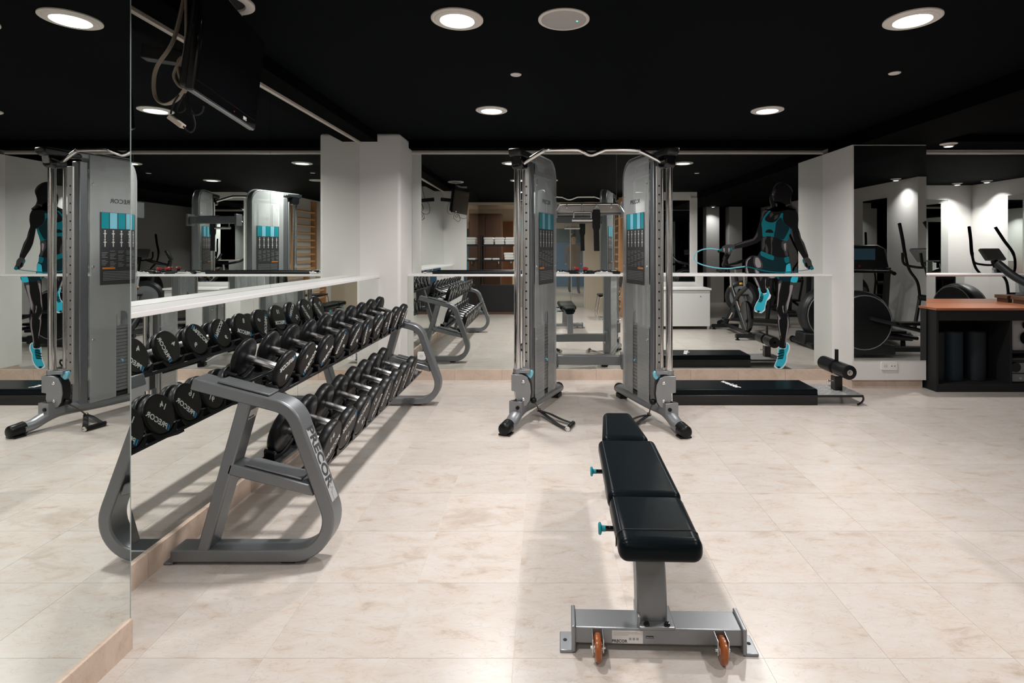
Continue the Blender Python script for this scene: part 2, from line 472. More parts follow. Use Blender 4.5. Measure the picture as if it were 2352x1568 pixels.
# skirting in single stone pieces
def skirting(name, p0, p1, depth, h, n, side):
    """stone skirting from p0 to p1 along x or y; n pieces"""
    root = None
    dx, dy = p1[0] - p0[0], p1[1] - p0[1]
    Ln = math.hypot(dx, dy)
    b = MB()
    if abs(dx) > abs(dy): b.bx(p0[0], p1[0], p0[1], p0[1] + side * depth * .7, 0, h - .002)
    else: b.bx(p0[0], p0[0] + side * depth * .7, p0[1], p1[1], 0, h - .002)
    root = struct(b.build(name, 'grout', smooth=0))
    me = None
    for k in range(n):
        a = Ln * k / n + .0012; e = Ln * (k + 1) / n - .0012
        if me is None:
            m_ = MB()
            if abs(dx) > abs(dy): m_.bx(a, e, 0, side * depth, 0, h)
            else: m_.bx(0, side * depth, a, e, 0, h)
            o = m_.build('skirting_stone', 'skirt_marble', root, smooth=0); me = o.data
            o.location = (p0[0], p0[1], 0)
        else:
            o = bpy.data.objects.new('skirting_stone', me); COL.objects.link(o); o.parent = root
            q = Ln * k / n
            o.location = (p0[0] + (q if abs(dx) > abs(dy) else 0), p0[1] + (0 if abs(dx) > abs(dy) else q), 0)
skirting('baseboard_left', (LEFT_LO - .006, NP_Y), (LEFT_LO - .006, PIL_Y), .018, .102, 9, 1)
skirting('baseboard_back', (PIL_X, BACK_LO + .006), (RP0, BACK_LO + .006), .018, .106, 9, -1)
skirting('baseboard_near', (NP_X - .006, .15), (NP_X - .006, NP_Y - .002), .016, .100, 4, 1)
skirting('baseboard_right', (RP0 + .006, RP_Y + .034), (RP1 - .03, RP_Y + .034), .012, .084, 2, -1)
skirting('baseboard_pillar', (RP0 + .011, RP_Y + .03), (RP0 + .011, 5.58), .010, .084, 1, -1)

# mirrors
def mirror(x0, x1, y0, y1, z0, z1, label):
    o = MB().bx(x0, x1, y0, y1, z0, z1).build('wall_mirror', 'mirror', smooth=0)
    return tag(o, label, 'mirror')
e = .0012
mirror(LEFT_UP - .006, LEFT_UP, NP_Y, 3.577 - e, 1.086, 2.372, 'tall mirror panel above the white ledge, behind the hanging television')
mirror(LEFT_UP - .006, LEFT_UP, 3.577 + e, PIL_Y, 1.086, 2.372, 'tall mirror panel above the white ledge, beside the white corner pillar')
mirror(LEFT_LO - .006, LEFT_LO, NP_Y, 3.577 - e, .102, 1.062, 'low mirror panel under the ledge behind the rack end with the nameplate')
mirror(LEFT_LO - .006, LEFT_LO, 3.577 + e, PIL_Y, .102, 1.062, 'low mirror panel under the ledge behind the rack end by the corner pillar')
mirror(PIL_X + .002, .768 - e, BACK_UP, BACK_UP + .006, 1.086, 2.354, 'tall mirror panel behind the padded bar on the ledge and the cable machine')
mirror(.768 + e, RP0, BACK_UP, BACK_UP + .006, 1.086, 2.354, 'tall mirror panel carrying the upper half of the rope-skipping decal')
mirror(PIL_X + .002, .768 - e, BACK_LO, BACK_LO + .006, .106, 1.062, 'low mirror panel behind the cable machine with the single wall socket')
mirror(.768 + e, RP0, BACK_LO, BACK_LO + .006, .106, 1.062, 'low mirror panel behind the sit-up board carrying the legs of the decal')
mirror(NP_X - .006, NP_X, .15, NP_Y, .100, CEIL, 'full height mirror on the pillar beside the dumbbell rack')
mirror(RP0 + .012, RP1 - .002, RP_Y - .006, RP_Y, .276, 2.335, 'mirror on the pillar above the double white socket')
mirror(RP1 + .004, 7.45, BACK_UP, BACK_UP + .006, 1.086, 2.354, 'wide mirror above the ledge behind the wooden counter')
mirror(RP1 + .004, 7.45, BACK_LO, BACK_LO + .006, .60, 1.062, 'low mirror strip between the wooden counter and the ledge')
mirror(1.92, 2.67, 1.57, 1.576, .78, 2.25, 'mirror on the white column above the low cabinet')
mirror(6.62, 7.10, 2.0, 2.006, .30, 2.22, 'narrow mirror panel on the white wall behind the cross trainers')
mirror(WING_X - .006, WING_X, 2.75, 3.6, .30, 2.22, 'narrow mirror panel on the white side wall of the machine area')
mirror(5.794, 5.80, .55, 1.25, .30, 2.22, 'narrow mirror panel beside the treadmill on the white wall')

# ledges and aluminium mirror trims
def ledge(name, x0, x1, y0, y1): return struct(MB().bx(x0, x1, y0, y1, 1.063, 1.085).build(name, 'white_panel', bevel=.002))
ledge('trim_7', LEFT_UP, LEFT_LO + .008, NP_Y, PIL_Y)
ledge('trim_8', PIL_X, RP0, BACK_LO - .008, BACK_UP)
ledge('trim_9', RP1, WING_X, BACK_LO - .008, BACK_UP)
def strip(name, x0, x1, y0, y1, z0, z1): return struct(MB().bx(x0, x1, y0, y1, z0, z1).build(name, 'trim_alu', bevel=.002))
strip('trim_10', LEFT_UP - .004, LEFT_UP + .014, NP_Y, PIL_Y, 2.371, 2.391)
strip('trim_11', PIL_X, RP0, BACK_UP - .014, BACK_UP + .004, 2.353, 2.374)
strip('trim_12', RP1, WING_X, BACK_UP - .014, BACK_UP + .004, 2.353, 2.374)
struct(MB().bx(NP_X - .004, NP_X + .001, NP_Y - .001, NP_Y + .0015, .10, CEIL).build('trim_13', 'mirror_edge', smooth=0))

# ================================================================== CEILING FITTINGS
def downlight(x, y, label, group='round ceiling downlights'):
    t = thing('ceiling_downlight', label, 'ceiling light', (x, y, CEIL), 0, group)
    MB().lathe([(.128, 0), (.128, -.006), (.120, -.010), (.112, -.008), (.108, -.012), (.085, -.014), (.082, -.006), (.082, 0)], n=48).build('rim', 'lamp_white', t)
    MB().lathe([(.083, -.003), (.083, -.005)], n=48).build('lens', 'lens', t)
    area_light('lamp', (0, 0, -.0145), .160, LIGHT_MAIN * (1.0 if y > 2 else .55), 150, parent=t)
    return t
DLX = (-.43, 1.82)
DL = {(-.43, 4.44): 'lit round downlight over the floor between the dumbbell rack and the cable machine', (1.82, 4.44): 'lit round downlight over the sit-up board',
      (-.43, 2.69): 'lit round downlight next to the round grey ceiling unit', (1.82, 2.69): 'lit round downlight beside the ceiling beam, over open floor',
      (-.43, .94): 'lit round downlight over the floor beside the mirrored near pillar', (1.82, .94): 'lit round downlight over the floor by the low white cabinet',
      (-.43, -.81): 'lit round downlight in front of the glass door by the towel shelf'}
for (x, y), lb in DL.items(): downlight(x, y, lb)
t = thing('ceiling_speaker', 'round grey ceiling unit with a small green light, unlit', 'ceiling unit', (.097, 2.695, CEIL))
MB().lathe([(.127, 0), (.127, -.005), (.118, -.009), (.111, -.007), (.111, 0)], n=48).build('rim', 'lamp_white', t)
MB().lathe([(.110, 0), (.110, -.007), (.106, -.009)], n=48).build('cover', 'disc_grey', t)
MB().lathe([(.005, -.008), (.004, -.0105)], (.066, .002, 0), n=12).build('indicator', 'led_green', t)
for x, y, lb in ((-.184, 3.54, 'small white sprinkler disc between two downlights in line with the cable machine'),
                 (2.26, 3.51, 'small white sprinkler disc on the side of the ceiling beam')):
    t = thing('sprinkler_cover', lb, 'sprinkler', (x, y, CEIL))
    MB().lathe([(.035, 0), (.035, -.004), (.031, -.007)], n=28).build('plate', 'lamp_white', t)
    MB().lathe([(.037, 0), (.037, -.0015)], n=28).build('collar', 'grey_plastic', t)
# ring above the television
t = thing('ceiling_ring', 'white ceiling ring above the hanging television', 'ceiling ring', (-1.49, 2.50, CEIL - .0))
# (the beam is lower here, the ring hangs below it)
t.location = (-1.475, 2.50, CEIL)
MB().lathe([(.130, 0), (.130, -.010), (.118, -.016), (.092, -.012), (.088, -.004), (.088, 0)], n=48).build('ring', 'lamp_white', t)
MB().lathe([(.088, 0), (.088, -.003)], n=48).build('grille', 'matte_black', t)
def spot(x, y, z, label, power=LIGHT_WING, spread=110):
    t = thing('ceiling_spot', label, 'ceiling light', (x, y, z), 0, 'small surface spots')
    MB().lathe([(.075, 0), (.075, -.006), (.040, -.012)], n=32).build('flange', 'lamp_white', t)
    MB().lathe([(.045, -.010), (.045, -.030), (.036, -.032)], n=32).build('body', 'lamp_white', t)
    MB().lathe([(.034, -.030), (.034, -.0330)], n=24).build('lens', 'lens', t)
    area_light('lamp', (0, 0, -.034), .07, power, spread, (1, .97, .95), t)
spot(4.05, 5.45, 2.40, 'small surface mounted spot over the wooden counter', 10)
for x, y, lb in ((5.62, 1.75, 'small surface spot at the white wall corner beside the treadmill'), (4.35, -2.45, 'small surface spot in front of the white columns on the dark wall'),
                 (7.05, 2.28, 'small surface spot over the narrow mirror behind the lit cross trainer'), (7.28, 2.62, 'small surface spot at the mirror on the white side wall')):
    spot(x, y, CEIL, lb, 9 if x > 7 else 4)
for x, y, lb in ((.45, -3.6, 'round corridor ceiling light just behind the glass door'), (.45, -6.8, 'round corridor ceiling light near the blue end wall')):
    t = thing('ceiling_panel_light', lb, 'ceiling light', (x, y, 2.40), 0, 'corridor lights')
    MB().lathe([(.16, 0), (.16, -.010), (.15, -.012)], n=32).build('rim', 'lamp_white', t)
    area_light('lamp', (0, 0, -.014), .28, LIGHT_HALL, 160, (1, .90, .76), t)

# ================================================================== DUMBBELL RACK
RY0, RY1, RD = 2.293, 4.650, .100         # front faces of the two end frames, tube depth
rack = thing('dumbbell_rack', 'two tier grey steel dumbbell rack with curved end frames', 'rack', (-1.2, 3.5, 0))
RO = Vector((-1.2, 3.5, 0))
def rk(name, mb, m, parent=rack, bevel=0, smooth=40):
    mb.v = [tuple(Vector(v) - RO) for v in mb.v]; return mb.build(name, m, parent, smooth, bevel)
outer = fillet([(-1.482, .793), (-1.0526, .680), (-.813, .014), (-1.575, .014)], [.15, .175], 12)
TB = (-1.482, .793)
for k, y0 in enumerate((RY0, RY1)):
    fr = rk('end_frame', MB().ribbon([tuple(p) for p in outer], .052, 'xz', y0, y0 + RD), 'steel_paint', bevel=.007)
    st = MB(); st.prism([(-1.292, .700), (-1.238, .688), (-1.418, .055), (-1.472, .055)], 'xz', y0 + .004, y0 + RD - .004)
    rk('strut', st, 'steel_paint', bevel=.007)
    mbx = MB(); mbx.prism([(-1.330, .432), (-.992, .342), (-.975, .290), (-1.345, .384)], 'xz', y0 + .004, y0 + RD - .004)
    rk('cross_bar', mbx, 'steel_paint', bevel=.007)
    rk('foot_plate', MB().bx(-1.615, -1.572, y0 + .005, y0 + RD - .005, .0, .010).bx(-1.580, -1.570, y0 + .005, y0 + RD - .005, .0, .060), 'steel_paint', bevel=.003)
    rk('rubber_pad', MB().bx(-1.12, -1.06, y0 + .02, y0 + RD - .02, 0, .016), 'rubber', bevel=.003)
    for a, b in (((-1.385, .771), (-1.165, .713)), ((-1.27, .420), (-1.03, .357))):
        dx, dz = b[0] - a[0], b[1] - a[1]
        n_ = Vector((-dz, dx)).normalized() * .008
        rk('mount_plate', MB().prism([a, b, (b[0] + n_.x, b[1] + n_.y), (a[0] + n_.x, a[1] + n_.y)], 'xz', y0 + .012, y0 + RD - .004), 'steel_paint', bevel=.002)
# nameplate on the outer face of the near upright
pa, pb = Vector((-1.012, 0, .566)), Vector((-.902, 0, .260))
ud = (pb - pa).normalized(); nrm = Vector((-ud.z, 0, ud.x))
if nrm.x < 0: nrm = -nrm
pc = (pa + pb) / 2 + Vector((0, RY0 + RD / 2, 0)) + nrm * .0006
Mp = frame(ud, Vector((0, 1, 0)), pc)
Mp2 = Mp.copy()
if Mp2.col[2].xyz.dot(nrm) < 0: Mp2 = frame(ud, Vector((0, -1, 0)), pc)
Lp = (pb - pa).length
def local_box(M, cx, cy, cz, sx, sy, sz):
    b = MB().box((cx, cy, cz), (sx, sy, sz)); b.v = [tuple(M @ Vector(v)) for v in b.v]; return b
plq = rk('nameplate', local_box(Mp2, 0, 0, .001, Lp, .062, .0024), 'plaque', bevel=.001)
Mr = Matrix.Translation(-RO)
def on_plaque(body, size, u, v, m, bold=0):
    me = text_mesh(body, size, bold)
    return put_text('lettering', me, m, plq, Mr @ Mp2 @ Matrix.Translation((u, v, .0026)))
on_plaque('PRECOR', .072, -.035, -.002, 'dark_ink', .0022)
on_plaque('USA', .040, .092, .004, 'grey_ink', 0)
on_plaque('ICARIAN', .012, .143, -.008, 'grey_ink', 0)
# label on the near strut
sx = lambda z: -1.238 + (-1.418 + 1.238) * (.688 - z) / (.688 - .055)
lb = MB(); z1_, z0_ = .650, .610
lb.add([(sx(z1_) + .0008, RY0 + .02, z1_), (sx(z1_) + .0008, RY0 + .09, z1_), (sx(z0_) + .0008, RY0 + .09, z0_), (sx(z0_) + .0008, RY0 + .02, z0_)], [(0, 1, 2, 3)])
stk = rk('strut_label', lb, 'sticker', smooth=0)
ds = Vector((sx(z1_) - sx(z0_), 0, z1_ - z0_)).normalized()
Ms = Mr @ frame(Vector((0, 1, 0)), ds, (sx(.618) + .0014, RY0 + .042, .618))
put_text('lettering', text_mesh('PRECOR', .011, .0003, .0002), 'dark_ink', stk, Ms)

# trays + saddles + dumbbells
TH = R(16.8); dU = Vector((math.cos(TH), 0, -math.sin(TH))); nU = Vector((math.sin(TH), 0, math.cos(TH)))
def tray(cx, cz, half):
    for sgn in (-1, 1):
        m_ = MB()
        c = Vector((cx, 0, cz)) + dU * (sgn * half)
        prof = [(-.042, .016), (-.042, 0), (.042, 0), (.042, .016), (.037, .016), (.037, .006), (-.037, .006), (-.037, .016)]
        poly = [(c.x + dU.x * a + nU.x * b, c.z + dU.z * a + nU.z * b) for a, b in prof]
        m_.prism(poly, 'xz', RY0 + RD + .001, RY1 - .001)
        rk('tray_rail', m_, 'black_plastic', bevel=.002)
    for yy in (2.9, 3.5, 4.1):
        m_ = MB()
        c = Vector((cx, 0, cz))
        poly = [(c.x + dU.x * a + nU.x * b, c.z + dU.z * a + nU.z * b) for a, b in ((-half - .03, -.012), (half + .03, -.012), (half + .03, 0), (-half - .03, 0))]
        m_.prism(poly, 'xz', yy, yy + .05); rk('tray_cross_piece', m_, 'matte_black')
SADDLE = {}
def saddle(c, rad):
    key = round(rad, 3)
    if key not in SADDLE:
        ri = rad + .002; poly = []
        for k in range(13): a = R(222 + 96 * k / 12); poly.append((ri * math.cos(a), ri * math.sin(a)))
        lip = ri * math.sin(R(222))
        b = -(rad + .016)
        poly += [(poly[-1][0] + .010, lip + .004), (poly[-1][0] + .016, lip - .006), (poly[-1][0] - .012, b), (-poly[-1][0] + .012, b), (-poly[-1][0] - .016, lip - .006), (poly[0][0] - .010, lip + .004)]
        m_ = MB().prism(poly, 'yz', -.026, .026)
        o = m_.build('saddle', 'rubber', rack, 30, .002); SADDLE[key] = o
    else:
        o = SADDLE[key].copy(); COL.objects.link(o); o.parent = rack
    o.location = c - RO; o.rotation_euler = (0, TH, 0)
HM = {}
def db_meshes(kg, rad, th, L):
    if kg in HM: return HM[kg]
    h = rad * .30
    prof = [(.0165, -th - .007), (h, -th - .003), (h + .012, -th + .002), (rad - .012, -th + .002), (rad - .003, -th + .007), (rad, -th + .013),
            (rad, -.010), (rad - .003, -.004), (rad - .010, 0)]
    hd = MB().lathe(prof, axis='x', n=40).build('x', 'rubber')
    face = MB().lathe([(rad - .0105, -.001), (rad - .0105, .0004), (.001, .0006)], axis='x', n=40).build('x', 'rubber_face')
    ha = MB().tube([(-L / 2 + th, 0, 0), (-L / 2 + th + .002, 0, 0), (L / 2 - th - .002, 0, 0), (L / 2 - th, 0, 0)], [.0150, .0165, .0165, .0150], 20).build('x', 'brushed')
    s = rad / .08
    Mx = frame((0, 1, 0), (0, 0, 1), (.001, 0, 0))     # text plane: local x -> +y, normal +x
    nm = text_mesh(str(kg), .036 * s, .0006, .0004); br = text_mesh('PRECOR', .030 * s, .0008, .0004)
    nm.transform(Mx @ Matrix.Translation((0, .034 * s, 0))); br.transform(Mx @ Matrix.Translation((.006 * s, -.032 * s, 0))); me = (nm, br)
    stp = MB(); w = -.058 * s
    for q in (0, .009 * s):
        stp.box((.0014, w + q, -.032 * s), (.0006, .005 * s, .024 * s))
    so = stp.build('x', 'blue_ink', smooth=0)
    HM[kg] = (hd.data, face.data, ha.data, me, so.data)
    for q in (hd, face, ha, so): bpy.data.objects.remove(q, do_unlink=True)
    return HM[kg]
ORD = ['first', 'second', 'third', 'fourth', 'fifth', 'sixth', 'seventh', 'eighth', 'ninth', 'tenth']
def dumbbell(kg, rad, th, L, c, idx, tier, rots):
    hd, face, ha, tx, sp = db_meshes(kg, rad, th, L)
    t = thing('dumbbell', 'round black rubber dumbbell marked %d, %s on the %s tier counting from the nameplate frame' % (kg, ORD[idx], tier), 'dumbbell', c, 0, 'dumbbells on the rack', (0, TH, 0))
    obj('handle', ha, 'brushed', t)
    for s_, rot in zip((1, -1), rots):
        h_ = obj('head', hd, 'rubber', t); h_.location = (s_ * L / 2, 0, 0)
        h_.rotation_euler = (R(rot), 0, 0) if s_ == 1 else (R(rot), 0, PI)
        obj('end_cap', face, 'rubber_face', h_); obj('number', tx[0], 'white_ink', h_, 0); obj('lettering', tx[1], 'white_ink', h_, 0); obj('stripe', sp, 'blue_ink', h_, 0)
# upper tier
UP = [4, 4, 6, 6, 8, 8, 10, 10, 12, 12]; UROT = [200, 55, 40, 245, 235, 285, 215, 100, 70, 75]; LROT = [45, 75, 230, 140, 20, 300, 5, 140, 60, 55]
tray(-1.306, .7155, .078)
for i, kg in enumerate(UP):
    rad = {4: .087, 6: .0885, 8: .091, 10: .094, 12: .096}[kg]; th = {4: .030, 6: .034, 8: .038, 10: .042, 12: .046}[kg]; L = {4: .220, 6: .226, 8: .234, 10: .242, 12: .248}[kg]
    c = Vector((-1.306, 2.475 + .2217 * i, .7155)) + nU * (.0225 + rad)
    dumbbell(kg, rad, th, L, c, i, 'upper', (UROT[i], LROT[i]))
    for s_ in (-1, 1): saddle(c + dU * s_ * (L / 2 - th / 2 - .002), rad)
LOW = [14, 14, 16, 16, 18, 18, 20, 20]; UROT2 = [35, 200, 215, 55, 245, 60, 70, 60]; LROT2 = [45, 45, 50, 225, 10, 80, 120, 30]
tray(-1.172, .3270, .090)
for i in range(9):
    kg = LOW[min(i, 7)]
    rad = {14: .1070, 16: .1075, 18: .1080, 20: .1085}[kg]; th = {14: .048, 16: .052, 18: .056, 20: .060}[kg]; L = {14: .264, 16: .270, 18: .276, 20: .282}[kg]
    c = Vector((-1.172, 2.585 + .2217 * i, .3270)) + nU * (.0225 + rad)
    if i < 8: dumbbell(kg, rad, th, L, c, i, 'lower', (UROT2[i], LROT2[i]))
    for s_ in (-1, 1): saddle(c + dU * s_ * (L / 2 - th / 2 - .002), rad)

# ================================================================== CABLE MACHINE
mach = thing('cable_machine', 'grey dual tower cable machine with chrome columns and smoked shrouds', 'exercise machine', (.386, 4.50, 0), R(-2.6))
TA = R(18.2); SA, CA = math.sin(TA), math.cos(TA)
def tw(s):       # tower frame: u along the base to the rear, v to the inside, w up
    def f(u, v, w): return Vector((s * .645 - s * SA * u - s * CA * v, -.62 + CA * u - SA * v, w))
    return f
def txf(mb, f): mb.v = [tuple(f(*v)) for v in mb.v]; return mb
PRE = text_mesh('PRECOR', .050, .0004, .0002)
for s in (-1, 1):
    f = tw(s)
    def P(name, mb, m, parent=mach, bevel=0, smooth=40): return txf(mb, f).build(name, m, parent, smooth, bevel)
    # base tube, dipping to the floor at the front
    path = smoothpath([(.06, 0, .050), (.13, 0, .060), (.20, 0, .088), (.29, 0, .108), (.40, 0, .106), (.60, 0, .092), (1.16, 0, .075)], 5)
    P('base_tube', MB().tube(path, .045, 18, flat=(.050, .040), up=(0, 0, 1)), 'silver_paint')
    P('end_cap', MB().tube([(-.022, 0, .046), (-.016, 0, .046), (-.006, 0, .046), (.03, 0, .048), (.075, 0, .053)], [.028, .040, .045, .047, .048], 18), 'rubber')
    P('foot_pad', MB().box((.03, 0, .006), (.075, .09, .012)), 'rubber', bevel=.003)
    P('end_cap', MB().tube([(1.15, 0, .075), (1.185, 0, .074), (1.195, 0, .074)], [.047, .046, .036], 18), 'rubber')
    P('foot_pad', MB().box((1.12, 0, .018), (.10, .07, .036)), 'rubber', bevel=.003)
    # lower bracket for the column
    P('column_bracket', MB().prism([(.20, .10), (.31, .10), (.315, .14), (.27, .185), (.215, .195), (.20, .19)], 'xz', -.052, -.044)
      .prism([(.20, .10), (.31, .10), (.315, .14), (.27, .185), (.215, .195), (.20, .19)], 'xz', .044, .052).bx(.195, .203, -.052, .052, .10, .195), 'silver_paint', bevel=.002)
    P('bolt', MB().cyl((.196, .02, .150), (.186, .02, .150), .014, 14), 'rubber')
    # column, perforated rail, upright
    P('column', MB().tube([(.262, -.012, .12), (.262, -.012, 2.00)], .0255, 26), 'chrome')
    P('guide_rod', MB().tube([(.330, .012, .18), (.330, .012, 1.99)], .012, 14), 'chrome')
    rail = P('perforated_rail', MB().bx(.366, .380, -.018, .040, .30, 1.98), 'satin', bevel=.002)
    hl = MB()
    for k in range(22): hl.lathe([(.0075, 0), (.0075, .0006)], (.3652, .018, .40 + .068 * k), 'x', 12)
    P('hole', hl, 'matte_black', rail)['kind'] = 'stuff'
    P('upright', MB().bx(.415, .480, -.040, .040, .10, 2.03), 'steel_paint', bevel=.008)
    # rear frame: upright bending into the top beam
    rf = [(p.x, p.y) for p in fillet([(.980, .09), (.980, 2.10), (.20, 2.10)], [.15], 10)]
    P('rear_frame', MB().ribbon(rf[::-1], .050, 'xz', -.036, .036), 'silver_paint', bevel=.010)
    # shrouds: inside one with a slot, outside one closed
    top = [(p.x, p.y) for p in fillet([(.972, .12), (.972, 2.075), (.488, 2.085)], [.15], 10)]
    slot = [(.488, .12), (.692, .12)] + [(.740 - .048 * math.cos(R(a)), .78 + .048 * math.sin(R(a))) for a in range(0, 181, 20)] + [(.788, .12)]
    P('shroud', MB().prism(slot + top, 'xz', .041, .046), 'smoked', bevel=.001)
    P('shroud', MB().prism([(.488, .12)] + top, 'xz', -.046, -.041), 'smoked', bevel=.001)
    edge = [(p.x, p.y) for p in fillet([(.988, .12), (.988, 2.106), (.55, 2.110)], [.16], 10)]
    P('shroud_rim', MB().ribbon(edge[::-1], .006, 'xz', .030, .047), 'smoked')
    for u, w in ((.51, 1.86), (.945, 1.80), (.51, 1.20), (.945, 1.20), (.51, .62), (.945, .62), (.945, .17)):
        P('shroud_screw', MB().lathe([(.009, .0), (.009, .006), (.006, .009)], (u, .045, w), 'y', 12), 'brushed')
    # weight stack
    wp = None
    for k in range(19):
        m_ = MB().bx(.550, .900, -.036, .036, .165 + .0285 * k, .165 + .0285 * k + .0262)
        P('weight_plate', m_, 'silver_paint', bevel=.002)
    P('stack_frame', MB().bx(.52, .97, -.03, .03, .125, .150), 'black_plastic')
    for u in (.63, .85): P('stack_rod', MB().tube([(u, 0, .14), (u, 0, 1.92)], .010, 12), 'brushed')
    P('stack_tube', MB().tube([(.740, 0, .70), (.740, 0, 1.55)], .020, 14), 'brushed')
    P('selector_pin', MB().tube([(.74, .036, .42), (.74, .052, .42), (.74, .052, .405)], .006, 10), 'teal_light')
    P('top_pulley_mount', MB().bx(.48, .97, -.035, .035, 1.94, 1.975), 'silver_paint', bevel=.004)
    for u in (.58, .86): P('pulley', MB().lathe([(.045, -.012), (.052, -.010), (.046, 0), (.052, .010), (.045, .012)], (u, 0, 1.99), 'y', 24), 'black_plastic')
    PU = .735
    # placard on each shroud
    for side, v in ((1, .0475), (-1, -.0475)):
        pm = .0006 * side
        pl = P('placard', MB().box((PU, v, 1.345), (.345, .0012, .590)), 'dark_ink', bevel=.0)
        for k in range(5):
            a = PU - .1725 + .012 + k * .0655
            P('picture', MB().box((a + .028, v + pm, 1.573), (.058, .0008, .130)), 'teal_light' if k % 2 else 'teal', pl)
        mk = MB()
        for k in range(5):
            a = PU - .1725 + .012 + k * .0655
            for w in (1.455, 1.385):
                mk.box((a + .026, v + pm, w), (.008, .0008, .050)); mk.box((a + .026, v + pm, w + .012), (.024, .0008, .007))
                mk.box((a + .026, v + pm, w + .034), (.011, .0008, .012))
        P('figure_print', mk, 'sticker', pl, smooth=0)['kind'] = 'stuff'
        ln = MB()
        for k in range(5):
            a = PU - .1725 + .012 + k * .0655
            for j in range(11):
                if (j * 7 + k * 3) % 5 == 0: continue
                wd = .030 + .018 * ((j * 5 + k) % 3) / 2
                ln.box((a + wd / 2, v + pm, 1.325 - j * .0125), (wd, .0008, .0035))
        for j in range(6): ln.box((PU, v + pm, 1.155 - j * .013), (.30, .0008, .0035))
        P('text_print', ln, 'grey_ink', pl, smooth=0)['kind'] = 'stuff'
        P('warning_print', MB().box((PU - .105, v + pm, 1.185), (.10, .0008, .014)), 'bike_orange', pl, smooth=0)
    # name on the inside shroud
    p0 = f(.735, .0478, 1.735); ux = (f(.9, .0478, 1.735) - p0) * (1 if s < 0 else -1); wz = Vector((0, 0, 1))
    put_text('lettering', PRE, 'dark_ink', mach, frame(ux, wz, p0))
    # pulley carriage, swivelled to face the room
    c0 = f(.262, -.012, 0)
    def gq(h, d, w): return Vector((c0.x - s * h, c0.y - d, w))
    def Q(name, mb, m, bevel=0): mb.v = [tuple(gq(*v)) for v in mb.v]; return mb.build(name, m, mach, 40, bevel)
    cw = [(-.042, .392), (-.042, .268), (-.008, .262), (-.012, .222), (.006, .176), (.042, .150), (.074, .158), (.098, .195), (.108, .258), (.102, .322), (.078, .372), (.040, .392)]
    for d0 in (.034, -.044): Q('carriage_plate', MB().prism(cw, 'xz', d0, d0 + .010), 'silver_paint', .003)
    Q('carriage_block', MB().prism([(h + (.006 if h > .02 else .004), w) for h, w in cw], 'xz', -.034, .034), 'rubber', .004)
    Q('carriage_collar', MB().lathe([(.034, -.02), (.034, .02)], (0, 0, .412), 'z', 24).bx(0, .10, -.03, .03, .398, .425), 'silver_paint', .003)
    for w in (.338, .205): Q('bolt', MB().lathe([(.012, .044), (.012, .050), (.007, .054)], (.048, 0, w), 'y', 14), 'brushed')
    Q('release_lever', MB().prism([(.070, .375), (.062, .398), (.112, .420), (.124, .405), (.118, .375), (.100, .352)], 'xz', -.02, .012), 'teal_light', .006)
    Q('cable_stop', MB().sphere((.125, .012, .190), .023), 'rubber')
    # top cap and arm bracket
    P('top_cap', MB().prism([(.165, 2.095), (.42, 2.085), (.44, 2.060), (.42, 2.045), (.20, 2.035), (.170, 2.055)], 'xz', -.050, .050), 'black_plastic', bevel=.012)
    P('top_bracket', MB().prism([(.205, 2.05), (.33, 2.05), (.33, 1.96), (.245, 1.945), (.215, 1.97)], 'xz', -.045, .048), 'gloss_black', bevel=.012)
    P('bar_socket', MB().cyl(f(.27, .03, 1.985), f(.27, .075, 1.997), .026, 18), 'black_plastic') if False else None
# pull-up bar
inv = Matrix.Translation(mach.location) @ Matrix.Rotation(R(-2.6), 4, 'Z'); inv = inv.inverted()
bp = [(1203, 374, 4.14), (1247, 347, 4.06), (1262, 344, 4.04), (1322, 343, 4.02), (1334, 346, 4.02), (1352, 354, 4.03), (1364, 354, 4.03), (1384, 346, 4.02), (1396, 343, 4.02), (1458, 344, 4.04), (1473, 348, 4.06), (1530, 377, 4.14)]
MB().tube([inv @ Vector(p) for p in smoothpath([at(*q) for q in bp], 5)], .0165, 18).build('pull_up_bar', 'chrome', mach)
# rear cross beams and hook bar
MB().bx(-.31, .31, .44, .50, .290, .375).build('cross_beam', 'steel_paint', mach, bevel=.005)
MB().bx(-.31, .31, .44, .50, 1.655, 1.745).build('cross_beam', 'steel_paint', mach, bevel=.005)
hkb = MB().prism([(-.310, 1.675), (.310, 1.675), (.295, 1.700), (.265, 1.738), (-.265, 1.738), (-.295, 1.700)], 'xz', .428, .438).build('hook_plate', 'brushed', mach, bevel=.003)
MB().tube(fillet([(-.312, .405, 1.672), (-.262, .405, 1.748), (.262, .405, 1.748), (.312, .405, 1.672)], .03, 5), .009, 10).build('guard_rail', 'chrome', mach)
for x in (-.20, -.065, .065, .20):
    MB().tube(smoothpath([(x, .43, 1.722), (x, .405, 1.715), (x, .392, 1.728), (x, .392, 1.745)], 4), .005, 8).build('hook', 'chrome', hkb)
for s in (-1, 1):
    MB().bx(s * .30 - .012, s * .30 + .012, .40, .52, 1.63, 1.77).build('joint_plate', 'steel_paint', mach, bevel=.003)
    MB().bx(s * .30 - .012, s * .30 + .012, .40, .52, .26, .40).build('joint_plate', 'steel_paint', mach, bevel=.003)
mrot = Matrix.Translation(mach.location) @ Matrix.Rotation(R(-2.6), 4, 'Z')
